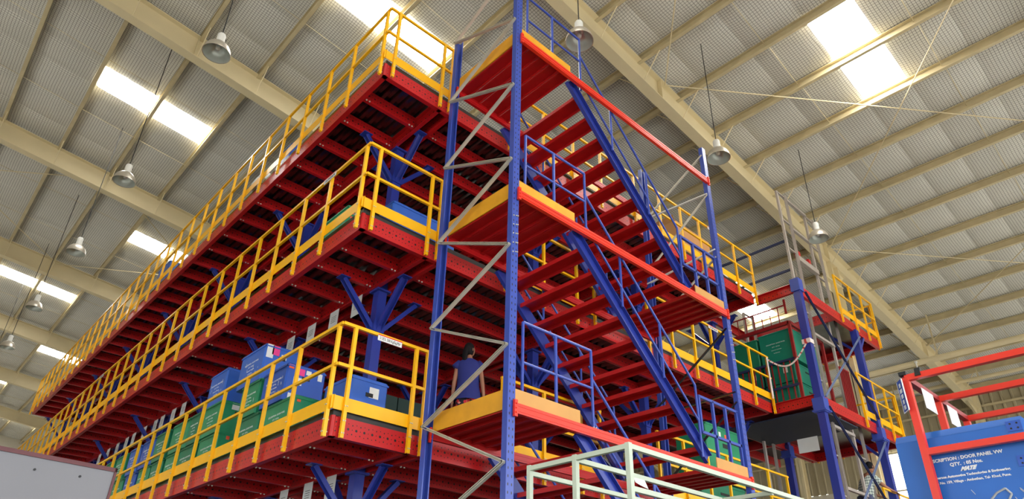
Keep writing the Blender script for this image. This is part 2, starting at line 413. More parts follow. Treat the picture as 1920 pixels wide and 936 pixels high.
# interior building column under the nearest rafter, with haunch and bracket
t = thing('building_column', 'wide cream steel building column carrying the rafter behind the goods lift', 'column', (14.35, 1.75, 0))
cx = 14.35; zt = RZ(cx)-.22-.62
mb = MB(); mb.box((-.24, -.14, 0), (-.22, .14, zt)); mb.box((.22, -.14, 0), (.24, .14, zt)); mb.box((-.24, -.01, 0), (.24, .01, zt)); mb.build('shaft', M['cream'], t)
mb = MB(); mb.prism([(-.9, 0), (.9, -.2), (.3, -.75), (-.3, -.7)], (0, -.02, zt+.1), (0, .02, zt+.1)); mb.build('haunch', M['cream'], t)
mb = MB(); mb.box((-.8, -.13, zt-.72), (.35, .13, zt-.68)); mb.box((-.8, -.01, zt-1.0), (-.24, .01, zt-.7)); mb.build('bracket', M['cream'], t)

# ------------------------------------------------------------------ mezzanine (three tiers)
XL, XE, YN, YF = -0.96, 9.02, 1.68, 23.9           # outer faces of the edge beams
TIERS = ((Z1, 'lowest'), (Z2, 'middle'), (Z3, 'top'))
COLX = (0.14, 3.2, 6.25, 9.2); COLY = [2.92+3.0*k for k in range(8)]
BD = .225
JY = [2.3]+[2.92+.75*k for k in range(28)]
JY = [y for y in JY if y < YF-.2]
bays = [(XL+.04, 0.0), (.28, 3.06), (3.34, 6.11), (6.39, XE-.04)]
jme = []
for a, b in bays:
    mb = MB(); mb.channel((0, 0, 0), (b-a, 0, 0), .2, .06, .006, side=-1, wide=.17); jme.append(mb.mesh('joist', [M['red'], M['red_holes']]))
    # bolted end cleats show as pale dots
bolt = MB(); bolt.lathe([(0, .012), (.008, .012), (.012, .004), (.012, 0)], n=6); bolt_me = bolt.mesh('bolt', M['galv'])
def deck_mesh(x0, x1, y0, y1):
    mb = MB(); per = .16; h = .045; n = int((x1-x0)/per); prev = None
    for i in range(n+1):
        for t, z in ((0, 0), (.32, 0), (.5, h), (.82, h)):
            x = min(x0+(i+t)*per, x1); p = (x, z)
            if prev is not None and x > prev[0]+1e-6: mb.face([(prev[0], y0, prev[1]), (prev[0], y1, prev[1]), (p[0], y1, p[1]), (p[0], y0, p[1])])
            prev = p
    mb.face([(x0, y0, h+.03), (x1, y0, h+.03), (x1, y1, h+.03), (x0, y1, h+.03)], None, 1)  # unseen top face, colour darkened to cut light bouncing between tiers
    for (xa, ya), (xb, yb) in (((x0, y0), (x1, y0)), ((x1, y0), (x1, y1)), ((x1, y1), (x0, y1)), ((x0, y1), (x0, y0))):
        mb.face([(xa, ya, 0), (xb, yb, 0), (xb, yb, h+.03), (xa, ya, h+.03)], None, 0 if xa == xb else 1)
    return mb
for tz, tn in TIERS:
    t = thing('mezzanine_platform', 'long red steel mezzanine platform, the %s of the three tiers' % tn, 'platform', (0, 0, tz))
    c = -BD/2
    MB().channel((XL, YN, c), (XL, YF, c), BD, .07, .008, side=1, wide=.17).build('edge_beam', [M['red'], M['red_holes']], t)
    MB().channel((XL+.005, YN, c), (XE, YN, c), BD, .07, .008, side=-1, wide=.17).build('edge_beam', [M['red'], M['red_holes']], t)
    MB().channel((XE, YF, c), (XE, YN, c), BD, .07, .008, side=1, wide=.17).build('edge_beam', [M['red'], M['red_holes']], t)
    MB().channel((XE, YF, c), (XL, YF, c), BD, .07, .008, side=-1, wide=.17).build('edge_beam', [M['red'], M['red_holes']], t)
    MB().tube((XL+.02, YN+.02, -BD), (XL+.02, YN+.02, 0), .03, 10).build('corner_post', M['red'], t)
    for x in COLX[:3]:
        for s in (-1, 1):
            MB().channel((x+s*.075, YN+.01, c), (x+s*.075, YF-.01, c), BD, .06, .008, side=s, wide=.17).build('main_beam', [M['red'], M['red_holes']], t)
    for y in JY:
        big = any(abs(y-cy) < .05 for cy in COLY)
        for (a, b), me in zip(bays, jme):
            if y > 17.5 and a > 1: continue
            inst(me, 'joist', t, (a, y, -.1 if not big else -.115))
    for a, b in ((XL+.01, .14), (.14, 3.2), (3.2, 6.25), (6.25, XE-.01)):
        deck_mesh(a, b-.002, YN+.01, YF-.01).build('deck_sheet', [M['deck'], M['deck_edge']], t)
    # end-cleat bolts on the joists nearest the stair
    bb = MB()
    for y in JY[:9]:
        for x in (XL+.1, XL+.15, -.05, -.1, .35, .40):
            bb.lathe([(0, -.02), (.01, -.02), (.013, -.005)], (x, y-.02, -BD+.02), n=6)
    bo = bb.build('bolts', M['galv'], t)
# columns: one continuous post each, with knee braces under every tier
def knee(z):
    out = []
    for dx, dy in ((-1, 0), (0, -1), (1, 0), (0, 1)):
        mb = MB(); p0 = (dx*.06, dy*.06, z-BD-.62); p1 = (dx*.6, dy*.6, z-BD-.02)
        mb.prism([(-.045, -.03), (.045, -.03), (.045, .03), (.036, .03), (.036, -.02), (-.036, -.02), (-.036, .03), (-.045, .03)], p0, p1, (dx, dy, 1))
        mb.box((dx*.6-.075, dy*.6-.075, z-BD-.014), (dx*.6+.075, dy*.6+.075, z-BD-.002))
        out.append(mb.mesh('knee_brace', M['stringer_blue']))
    return out
knees = [knee(z) for z, _ in TIERS]
sh = MB(); zb = 0
for z, _ in TIERS: sh.box((-.07, -.07, zb), (.07, .07, z-BD-.02)); zb = z+.0
sh = MB(); sh.box((-.068, -.068, 0), (.068, .068, Z3-BD-.02)); shm = sh.mesh('shaft', M['stringer_blue'])
cpm = []
for z, _ in TIERS:
    m_ = MB(); m_.box((-.11, -.11, z-BD-.03), (.11, .11, z-BD-.002))
    m_.box((-.085, -.085, z-BD-.66), (.085, .085, z-BD-.5)); cpm.append(m_.mesh('cap_plate', M['stringer_blue']))
ordn = ['first', 'second', 'third', 'fourth', 'fifth', 'sixth', 'seventh', 'eighth']
rown = ['nearest the left edge', 'second from the left edge', 'third from the left edge', 'by the goods lift']
for i, x in enumerate(COLX):
    for j, y in enumerate(COLY):
        if i and j > 3: continue
        t = thing('support_column', 'blue knee-braced square column, %s from the front, row %s' % (ordn[j], rown[i]), 'column', (x, y, 0), group='mezzanine columns')
        inst(shm, 'shaft', t)
        for ti in range(3):
            inst(cpm[ti], 'cap_plate', t)
            for me in knees[ti]: inst(me, 'knee_brace', t)
# yellow guard rails
PW = .04
def guard_rail(label, p0, p1, z, posts, ends=(0, 0), hr=1.03, toe=True, low=-.24, top_ends=None, group='yellow guard rails', drop=0):
    """straight rail from p0 to p1 (x, y); posts = distances from p0"""
    p0 = Vector((p0[0], p0[1], 0)); p1 = Vector((p1[0], p1[1], 0)); L = (p1-p0).length; e = (p1-p0)/L; n = Vector((-e.y, e.x, 0))
    t = thing('guard_rail', label, 'railing', (p0.x, p0.y, z), math.atan2(e.y, e.x), group)
    for d in posts:
        MB().prism([(-.02, -.02), (.02, -.02), (.02, .02), (.014, .02), (.014, -.014), (-.014, -.014), (-.014, .02), (-.02, .02)], (d, 0, low), (d, 0, hr), (0, 1, 0)).build('post', M['yellow'], t)
        MB().lathe([(0, .0), (.009, .0), (.011, .006)], n=6)
    MB().bar((-.0, 0, hr), (L, 0, hr), .036, .036).build('top_rail', M['yellow'], t)
    MB().bar((0, 0, hr*.53), (L, 0, hr*.53), .034, .034).build('mid_rail', M['yellow'], t)
    if toe:
        MB().bar((0, .024 if True else 0, .13), (L, .024, .13), .006, .15).build('toe_board', M['yellow'], t)
    b = MB()
    for d in posts:
        for s in (-1, 1):
            for zz in (-.06, -.19, .1): b.tube((d+s*.012, -.021, zz), (d+s*.012, -.03, zz), .007, 6); b.tube((d+s*.012, .021, zz), (d+s*.012, .03, zz), .007, 6)
    b.build('bolts', M['galv'], t)
    return t
LP = [.08]+[.98+.745*k for k in range(29)]
for tz, tn in TIERS:
    # direction from far to near would flip the toe board; rails run away from the corner, toe board inside
    g = guard_rail('yellow guard rail along the left edge of the %s tier' % tn, (XL-.06, YF+.06), (XL-.06, YN-.06), tz, [22.34-d for d in LP if d < 22.3]+[.06], toe=True)
    guard_rail('short yellow guard rail across the front of the %s tier left of the stair' % tn, (XL-.06, YN-.06), (.17, YN-.06), tz, [.16, 1.0, 1.17])
    guard_rail('yellow guard rail on the front of the %s tier right of the stair' % tn, (4.72 if tn != 'top' else 1.35, YN-.06), (XE+.06, YN-.06), tz, [.03, .75, 1.47, 2.1, 2.83, 3.55, 4.3] if tn != 'top' else [.03, .8, 1.55, 2.3, 3.3, 4.12, 4.87, 5.55, 6.25, 6.95, 7.7])
    if tn != 'top': guard_rail('yellow guard rail behind the flight on the front of the %s tier' % tn, (1.35, YN-.06), (3.35, YN-.06), tz, [.03, .8, 1.55, 1.97])
# rating sign on the lowest rail, three more plain ones on the others
def rail_sign(label, x, y, z, rot, w=.33, h=.075, txt='3 UDL 500 Kg/Sq.Mtr'):
    t = thing('load_sign', label, 'sign', (x, y, z), 0, None); t.rotation_euler = (0, 0, rot)
    MB().box((-w/2, -.004, -h/2), (w/2, 0, h/2)).build('plate', M['white'], t)
    MB().box((-w/2, -.006, h/2-.012), (w/2, -.0045, h/2)).build('red_strip', M['orange_red'], t)
    text(txt, .052, M['ink'], t, (0, -.006, -.006), ROT_NY, stretch=.62)
    return t
rail_sign('white load rating sign hanging on the lowest yellow front rail', -.42, YN-.085, Z1+.99, 0)
rail_sign('white load rating sign on the middle tier left rail near the corner', XL-.085, 2.62, Z2+1.0, -R90)
rail_sign('white load rating sign on the middle tier left rail far down', XL-.085, 13.6, Z2+1.0, -R90)
rail_sign('white load rating sign on the top front rail by the right tower frame', 7.4, YN-.085, Z3+1.0, 0)
rail_sign('white load rating sign on the middle front rail by the right tower frame', 6.9, YN-.085, Z2+1.0, 0)

# ------------------------------------------------------------------ stair tower
TW, TD = 4.514, 1.396
ZT = Z3+1.62
def upright(mb_face, x, y, z1, s):
    pass
def tower_frame(label, x0, top_front, top_back, zig, side):
    """two slotted uprights joined by a zig-zag of grey braces; side=+1 web faces +x"""
    t = thing('upright_frame', label, 'frame', (x0, 0, 0))
    for y, zt in ((0, top_front), (TD, top_back)):
        sg = 1 if y == 0 else -1
        mb = MB()
        # omega section: slotted front face, sides, rear lips
        y0 = y; d = .075*sg
        mb.prism([(-px_, py_) for px_, py_ in [(0, 0), (.1, 0), (.1, d), (.084, d), (.084, d-.006*sg), (.094, d-.006*sg), (.094, .005*sg), (.006, .005*sg), (.006, d-.006*sg), (.016, d-.006*sg), (.016, d), (0, d)]], (0, y0, 0), (0, y0, zt), (0, 1, 0), 0, .095)
        mb.build('upright', [M['blue'], M['blue_slots']], t)
        b = MB(); b.box((-.04, min(y0, y0+d)-.03, 0), (.14, max(y0, y0+d)+.03, .01)); b.build('foot_plate', M['blue'], t)
    for (ya, za), (yb, zb) in zig:
        mb = MB(); xx = -.012 if side < 0 else .112
        mb.prism([(-.014, -.02), (.014, -.02), (.014, .02), (.009, .02), (.009, -.015), (-.009, -.015), (-.009, .02), (-.014, .02)], (xx, ya, za), (xx, yb, zb), (side, 0, 0))
        mb.build('brace', M['galv'], t)
        bb = MB()
        for q, zz in ((ya, za), (yb, zb)): bb.tube((xx-.03*1, q, zz), (xx+.03, q, zz), .01, 6)
        bb.build('bolt', M['galv'], t)
    return t
def zigz(ya, yb, off, n0, n1, base=3.2):
    pts = []
    for k in range(n0, n1):
        pts.append((ya, base+1.2*k)); pts.append((yb, base+off+1.2*k))
    return list(zip(pts, pts[1:]))
lf_ = tower_frame('blue slotted upright frame at the left front corner of the stair tower', 0, 11.6, 3.2+6.68, zigz(.02, TD-.02, .61, -2, 7), -1)
rt_ = tower_frame('blue slotted upright frame at the right end of the stair tower', TW, 3.2+6.42, 3.2+6.68, [], -1)
# splice bolts
for t_, zs_ in ((lf_, [5.5, 5.62, 5.74, 5.86, 5.98]), (rt_, [5.55, 5.67, 5.79, 5.91, 6.03])):
    b = MB()
    for z in zs_:
        for x in (.02, .06, .085):
            for y in (0,): b.tube((x, y, z+(x*.3)), (x, y-.012, z+(x*.3)), .008, 6)
    b.build('splice_bolts', M['galv'], t_)
for (ya, za, yb, zb, m) in ((.02, Z3+.52, TD, Z3-.28, 'galv'), (.02, Z3-.32, TD, Z3-.22, 'white'), (.02, Z3-.34, TD, Z3-1.35, 'galv'), (.02, Z2+1.12, TD, Z2+1.0, 'white'), (.02, Z2+.98, TD, Z2+.1, 'galv'), (.02, Z2-.3, TD, Z2-1.25, 'deck'), (.02, Z1+1.25, TD, Z1+1.2, 'deck'), (.02, Z1+1.1, TD, Z1+.1, 'deck'), (.02, Z1-.2, TD, Z1-1.2, 'deck')):
    MB().bar((.0, ya, za), (.0, yb, zb), .02, .036, (1, 0, 0)).build('brace', M[m], rt_)
levels = ((Z1, 'lowest'), (Z2, 'middle'), (Z3, 'top'))
for z, nm in levels:
    for y, w in ((-.005, 'front'), (TD-.03, 'rear')):
        t = thing('cross_beam', 'long orange-red beam across the %s of the stair tower at the %s level' % (w, nm), 'beam', (0, y, z))
        prof = [(-.022, -.055), (.022, -.055), (.022, .055), (-.006, .055), (-.006, .02), (-.022, .02)]
        MB().bar((.1, 0, -.06), (TW, 0, -.06), .045, .105).build('beam_body', M['orange_red'] if w == 'front' else M['red'], t)
        MB().bar((.1, -.024, -.035), (TW, -.024, -.035), .006, .012).bar((.1, -.024, -.085), (TW, -.024, -.085), .006, .012).build('pressed_ridge', M['orange_red'] if w == 'front' else M['red'], t)
        for x in (.062, TW+.002):
            mb = MB(); mb.box((x, -.034, -.15), (x+.04, -.005, .02)); 
            for zz in (-.11, -.065, -.02): mb.tube((x+.02, -.034, zz), (x+.02, -.045, zz), .009, 6, )
            mb.build('end_plate', M['orange_red'], t)
def landing(label, x0, x1, z, toe_left, toe_front):
    t = thing('stair_landing', label, 'landing', (x0, 0, z))
    n = max(2, round((x1-x0)/.195)); w = (x1-x0)/n
    for i in range(n):
        mb = MB(); a = i*w+.004; b = (i+1)*w-.004; y0, y1 = .03, TD-.02
        mb.prism([(a, -.05), (a+.02, -.05), (a+.02, -.044), (a+.006, -.044), (a+.006, -.006), (b-.006, -.006), (b-.006, -.044), (b-.02, -.044), (b-.02, -.05), (b, -.05), (b, 0), (a, 0)], (0, y0, 0), (0, y1, 0), (0, 0, 1))
        mb.build('plank', M['plank_red'], t)
    return t
for z, nm in levels:
    t = landing('red ribbed landing at the head of the flight, %s level, left end of the tower' % nm, .1, 1.08, z, True, True)
    m_ = M['ochre'] if nm != 'lowest' else M['ochre']
    MB().box((-.02, .085, -.04), (-.006, TD-.085, .17)).build('toe_board', m_, t)
    MB().box((.0, .0, .002), (.96, .012, .145)).build('toe_board', M['ply'] if nm == 'lowest' else M['ochre'], t)
    if nm != 'top':
        t = landing('red ribbed landing at the foot of the flight, %s level, right end of the tower' % nm, 3.62, TW, z, False, True)
        MB().box((.1, .0, .002), (.88, .012, .145)).build('toe_board', M['ply'], t)
# flights
SLP = -.946
def flight(label, xt, zt, n, xb):
    """front and rear channels with red pan treads; (xt, zt) top of the channel centre line"""
    t = thing('stair_flight', label, 'staircase', (0, 0, 0))
    zb = zt+SLP*(xb-xt)
    for y, sd in ((.1, 1), (1.43, -1)):
        mb = MB(); mb.channel((xt, y, zt), (xb, y, zb), .17, .055, .007, side=sd); mb.build('stringer', M['stringer_blue'], t)
        b = MB()
        for dx in (.02, .1, .18): b.tube((xt+dx, y-.01, zt+.05-dx*.1), (xt+dx, y-.05, zt+.05-dx*.1), .01, 6)
        b.build('bolts', M['galv'], t)
    rise = (Z3-Z2)/11
    for i in range(n):
        z = zt+.06-rise*(i+1); x = xt+.02+rise/.946*(i+1)
        if z < .1: break
        mb = MB()
        mb.prism([(-.12, -.055), (-.1, -.055), (-.1, -.048), (-.113, -.048), (-.113, -.006), (.113, -.006), (.113, -.048), (.1, -.048), (.1, -.055), (.12, -.055), (.12, 0), (-.12, 0)], (x, .11, z), (x, 1.5, z), (0, 0, 1))
        mb.build('tread', M['plank_red'], t)
    return t
flight('upper flight of red open treads between blue channels, middle to top level', 1.10, Z3-.06, 10, 3.66)
flight('middle flight of red open treads between blue channels, lowest to middle level', 1.10, Z2-.06, 10, 3.64)
flight('bottom flight of red open treads below the lowest landing', 1.10, Z1-.06, 16, 5.0)
# blue handrails
R_ = .017
for z, nm in levels:
    for y, w in ((.05, 'front'), (1.47, 'rear')):
        t = thing('stair_handrail', 'blue tube handrail following the flight below the %s landing, %s side' % (nm, w), 'handrail', (0, y, z))
        x0, x1 = 1.32, 3.48 if nm != 'lowest' else 4.7
        dz = -.965*(x1-x0)
        MB().path([(x0, 0, .6), (x1, 0, .6+dz), (x1, 0, .6+dz-.42-(0.0)), (x1, 0, .6+dz-.98)], R_).build('top_rail', M['blue'], t)
        MB().tube((x0, 0, .1), (x1, 0, .1+dz), R_*.9).build('mid_rail', M['blue'], t)
        for f in (.31, .67):
            xx = x0+(x1-x0)*f; zz = .6+dz*f; MB().tube((xx, 0, zz), (xx, 0, zz-.78), R_).build('post', M['blue'], t)
    t = thing('landing_handrail', 'blue two-rail handrail on the front of the %s left landing' % nm, 'handrail', (0, .05, z))
    MB().path([(.24, 0, -.0), (.24, 0, .94), (1.33, 0, .94), (1.33, 0, -.1)], R_).build('top_rail', M['blue'], t)
    MB().tube((.24, 0, .48), (1.33, 0, .48), R_*.9).build('mid_rail', M['blue'], t)
    MB().tube((.74, 0, 0), (.74, 0, .94), R_*1.1).build('post', M['blue'], t)
    mb = MB()
    for x in (.24, .74, 1.33): mb.box((x-.03, -.03, 0), (x+.03, .02, .012)); mb.tube((x-.02, -.02, .012), (x-.02, -.02, .03), .008, 6); mb.tube((x+.02, -.02, .012), (x+.02, -.02, .03), .008, 6)
    mb.build('foot_bracket', M['galv'], t)
    if nm != 'top':
        t = thing('landing_handrail', 'blue handrail on the front of the %s right landing beside the right frame' % nm, 'handrail', (0, .05, z))
        sq = .036
        MB().bar((3.52, 0, .945), (4.53, 0, .945), sq, sq).build('top_rail', M['blue'], t)
        MB().bar((3.52, 0, .45), (4.53, 0, .45), sq, sq).build('mid_rail', M['blue'], t)
        MB().bar((3.53, 0, .45), (3.53, 0, .945), sq, sq, (0, 1, 0)).build('post', M['blue'], t)
        for x in (3.86, 4.18, 4.48): MB().bar((x, 0, 0), (x, 0, .945), sq, sq, (0, 1, 0)).build('post', M['blue'], t)
        mb = MB()
        for x in (3.86, 4.18, 4.48): mb.tube((x-.03, -.02, .012), (x-.03, -.02, .04), .009, 6); mb.tube((x+.03, -.02, .012), (x+.03, -.02, .04), .009, 6)
        mb.build('bolts', M['galv'], t)

# ------------------------------------------------------------------ high-bay lamps
def lamp(label, x, y, z, group):
    t = thing('pendant_lamp', label, 'lamp', (x, y, z), 0, group)
    prof = [(.225, -.12), (.222, -.09), (.21, -.03), (.18, .03), (.135, .08), (.08, .11), (.06, .115)]
    MB().lathe(prof, n=28).build('shade', M['lampmetal'], t, smooth=True)
    MB().lathe([(r-.004, z_) for r, z_ in prof][::-1]+[], n=28).build('reflector', M['lampin'], t, smooth=True)
    MB().lathe([(.219, -.12), (.231, -.124), (.231, -.112), (.219, -.108)], n=28).build('rim', M['lampmetal'], t)
    MB().lathe([(0, .1), (.068, .1), (.07, .3), (.055, .33), (0, .33)], n=16).build('housing', M['white'], t, smooth=False)
    b = MB(); b.lathe([(0, -.02), (.035, -.02), (.04, .02), (.03, .07), (0, .08)], n=12); b.build('bulb', M['white'], t, smooth=True)
    top = RZ(x)-.24-z
    MB().tube((0, 0, .27), (0, 0, top), .009, 8).build('cord', M['black'], t)
    hk = [(.05+.03*math.cos(a), 0, .25+.03*math.sin(a)) for a in [i*math.pi/5 for i in range(-2, 8)]]
    MB().path(hk, .007, 6).build('cable_loop', M['black'], t)
for k, (x, y) in enumerate(((-2.46, 4.81), (-2.48, 9.78), (-2.44, 13.92), (-2.48, 18.48), (-2.46, 22.69), (-2.46, 27.2))):
    lamp('dull metal pendant lamp left of the mezzanine, %s from the top' % ordn[k], x, y, 10.55, 'pendant lamps left of the mezzanine')
for k, (x, y) in enumerate(((1.71, .36), (5.88, .40), (10.14, .38))):
    lamp('dull metal pendant lamp %s' % ('behind the top blue handrail', 'right of the top of the right upright frame', 'half hidden behind the grey lift mast')[k], x, y, 10.5, 'pendant lamps over the stair and lift')

# ------------------------------------------------------------------ crates
def crate(label, x0, y0, y1, z0, h, mat, dx=.5, lines=3, stickers=(), name='plastic_crate', group=None, face='x', rim=True, scuff=False):
    """x0: outer (-X) face; lettering on it; stickers = (face, u, v, w, h, material)"""
    w = y1-y0
    t = thing(name, label, 'crate', (x0, y0, z0), 0, group)
    c = .02
    pr = [(c, 0), (dx-c, 0), (dx, c), (dx, w-c), (dx-c, w), (c, w), (0, w-c), (0, c)]
    mb = MB()
    lo = [(x, y, 0) for x, y in pr]; hi = [(x, y, h-.012) for x, y in pr]; tp = [(x+(dx/2-x)*.04, y+(w/2-y)*.04, h) for x, y in pr]
    for a, b in ((lo, hi), (hi, tp)):
        for i in range(8): j = (i+1) % 8; mb.face([a[i], a[j], b[j], b[i]])
    mb.face(lo[::-1]); mb.face(tp)
    mb.build('body', M[mat], t)
    if rim:
        r = MB(); e = .008
        for a, b in (((-e, -e, h-.05), (0, w+e, h-.03)), ((dx, -e, h-.05), (dx+e, w+e, h-.03)), ((-e, -e, h-.05), (dx+e, 0, h-.03)), ((-e, w, h-.05), (dx+e, w+e, h-.03))): r.box(a, b)
        r.build('rim', M[mat], t)
    hm = MB(); hm.box((dx*.4, -.006, h*.62), (dx*.6, -.001, h*.7)); hm.build('hand_hole', M['black'], t)
    if lines:
        txt = ['DESCRIPTION : DOOR PANEL', 'QTY. : 05 Nos.', 'Automotive Technologies', 'Tal- Khed, Pune.'][:lines+1]
        for i, s in enumerate(txt):
            text(s, (.034, .03, .023, .023)[i], M['print'], t, (-.002, w*.5, h*(.62-.1*i)), ROT_NX, stretch=min(1, w/.62))
    for (f, u, v, a, b, m) in stickers:
        sb = MB()
        if f == 'x': sb.box((-.004, u*w-a/2, v*h-b/2), (-.001, u*w+a/2, v*h+b/2))
        else: sb.box((u*dx-a/2, -.005, v*h-b/2), (u*dx+a/2, -.001, v*h+b/2))
        sb.build('sticker', M[m], t)
    if scuff:
        sc = MB()
        for i in range(9):
            yy = random.uniform(.1, .9)*w; zz = random.uniform(.2, .7)*h; l = random.uniform(.02, .07)
            sc.box((-.003, yy-.006, zz-l/2), (-.001, yy+.006, zz+l/2))
        o = sc.build('tape_scuffs', M['scuff'], t); o['kind'] = 'stuff'
    return t
zd = Z1+.085; X0 = -.84
low = [(2.98, 3.78, 'green', 'lowest crate nearest the corner'), (3.95, 4.62, 'green2', 'second from the corner'), (5.3, 6.0, 'green', 'third'), (6.18, 6.82, 'green2', 'fourth'), (6.88, 7.45, 'green', 'fifth'), (7.62, 8.16, 'green2', 'sixth'), (8.26, 8.84, 'green', 'seventh'), (9.0, 9.6, 'crate_blue2', 'eighth'), (9.75, 10.35, 'green', 'ninth'), (10.5, 11.1, 'green', 'tenth'), (11.3, 11.9, 'green2', 'eleventh'), (12.2, 12.8, 'green', 'twelfth')]
mcol = {'green': 'green', 'green2': 'dark green', 'crate_blue': 'blue', 'crate_blue2': 'deep blue', 'teal': 'teal'}
for i, (a, b, m, nm) in enumerate(low):
    crate('%s crate, bottom row behind the lowest left rail, %s from the corner' % (mcol[m], (ordn+['ninth', 'tenth', 'eleventh', 'twelfth'])[i]), X0, a, b, zd, .5, m, group='crates in the bottom row behind the left rail', dx=.62 if i == 0 else .5,
          stickers=[('y', .12, .85, .05, .03, 'orange'), ('y', .2, .45, .09, .1, 'white')] if i == 0 else ([('y', .3, .85, .05, .05, 'orange')] if i == 2 else []))
up = [(3.3, 3.98, 'crate_blue2'), (4.1, 4.68, 'green'), (5.4, 6.05, 'green'), (6.2, 6.62, 'green2'), (6.66, 7.42, 'green'), (7.62, 8.25, 'green2'), (8.3, 8.98, 'crate_blue2'), (9.1, 9.72, 'crate_blue'), (9.95, 10.55, 'green'), (10.75, 11.3, 'green')]
for i, (a, b, m) in enumerate(up):
    crate('%s crate, upper row behind the lowest left rail, %s from the corner' % (mcol[m], (ordn+['ninth', 'tenth'])[i]), X0-.01, a, b, zd+.505, .5, m, group='crates in the upper row behind the left rail', dx=.55, scuff=i in (0, 1, 6, 7),
          stickers=[('y', .1, .9, .07, .05, 'orange'), ('y', .34, .82, .12, .1, 'pink'), ('y', .55, .85, .07, .07, 'white'), ('y', .3, .55, .12, .1, 'white'), ('y', .85, .8, .06, .1, 'white'), ('y', .3, .1, .2, .1, 'white')] if i == 0 else ([('y', .4, .85, .12, .1, 'white')] if i == 2 else []))
crate('tall blue crate with pink and white stickers, highest on the lowest deck', X0, 4.18, 4.98, zd+1.01, .54, 'crate_blue', dx=.52, scuff=True, stickers=[('y', .3, .85, .11, .14, 'pink'), ('y', .14, .8, .1, .2, 'white'), ('y', .55, .72, .08, .07, 'white')])
crate('worn blue crate on top of the green ones, furthest left of the top blue crates', X0+.02, 5.55, 6.2, zd+1.01, .56, 'crate_blue', dx=.5, scuff=True)
crate('small blue crate behind the corner post of the lowest deck', X0+.28, 2.1, 2.75, zd, .6, 'crate_blue', dx=.5, lines=0, stickers=[('y', .62, .72, .13, .13, 'white'), ('y', .45, .42, .06, .06, 'white')])
MB_ = MB(); MB_.box((-.86, 2.06, 0), (-.0, 2.1, .2))
crate('green crate with pink and orange stickers by the left rail of the middle tier', -.66, 2.72, 3.35, Z2+.085, .72, 'green', dx=.4, lines=0, stickers=[('y', .2, .85, .05, .05, 'pink'), ('y', .2, .72, .05, .04, 'orange')])
crate('long blue crate lying behind the front rail of the middle tier', -.12, 2.42, 2.8, Z2+.085, .92, 'crate_blue', dx=1.15, lines=0)
crate('small blue crate by the left rail of the top tier', -.84, 4.95, 5.35, Z3+.085, .55, 'crate_blue', dx=.5, lines=0)
crate('blue crate far down the left rail of the top tier', -.84, 11.2, 12.0, Z3+.085, .75, 'crate_blue', dx=.5, lines=2)
t = thing('plastic_bag', 'crumpled clear plastic bag behind the left rail of the top tier', 'bag', (-.8, 6.0, Z3+.085))
m_ = MB(); random.seed(3); m_.lathe([(0, 0), (.25, .02), (.3, .15), (.22, .3), (.1, .42), (.02, .45)], n=9)
for i, v in enumerate(m_.v): m_.v[i] = (v[0]*.7+random.uniform(-.03, .03)*0, v[1], v[2])
m_.build('bag_body', M['white'], t)
def carton(label, x0, y0, z0, w, d, h):
    t = thing('cardboard_box', label, 'box', (x0, y0, z0)); MB().box((0, 0, 0), (w, d, h)).build('body', M['carton'], t)
    MB().box((0, d*.45, h), (w, d*.5, h+.002)).build('tape_strip', M['ochre'], t)
    f = MB(); f.bar((0, 0, h), (-.02, -.1, h+.1), .01, .3); MB().prism([(-.005, 0), (.005, 0), (.005, .14), (-.005, .14)], (0, .02, h), (0, d-.02, h), (-.4, 0, 1)).build('flap', M['carton'], t)
    MB().box((w*.62, -.003, h*.1), (w*.85, 0, h*.2)).build('label', M['white'], t)
carton('brown cardboard box on the top tier behind the yellow front rail', 6.55, 1.95, Z3+.085, 1.3, .6, .95)
carton('brown cardboard box on the middle tier behind the yellow front rail', 5.0, 2.1, Z2+.085, .9, .5, .5)
crate('white plastic crate on the top tier near the right end', 8.2, 2.0, 2.5, Z3+.085, .5, 'white', dx=.4, lines=0)
crate('tall green crate on the lowest deck behind the right landing rail', 6.95, 2.05, 2.75, Z1+.085+.62, 1.1, 'green', dx=1.35, lines=0, stickers=[('y', .35, .85, .07, .09, 'white'), ('y', .5, .83, .06, .09, 'orange')])
crate('green crate under the tall one on the lowest deck, right part', 6.6, 2.05, 2.75, Z1+.085, .6, 'green2', dx=1.5, lines=0)
crate('teal crate on the ground level under the lowest deck behind the right frame', 6.2, 2.1, 2.8, 2.4, .95, 'teal', dx=1.5, lines=0)
crate('teal crate on the ground level behind the flight', 4.2, 2.1, 2.8, 2.4, .95, 'teal', dx=1.2, lines=0)
t = thing('pallet_rack', 'red pallet rack under the lowest deck carrying the teal crates', 'rack', (3.9, 1.95, 0))
for x in (0, 4.0):
    for y in (0, 1.0): MB().box((x, y, 0), (x+.06, y+.06, 2.36)).build('post', M['red'], t)
for y in (0, 1.0): MB().box((0, y, 2.3), (4.06, y+.05, 2.395)).build('beam', M['red'], t)
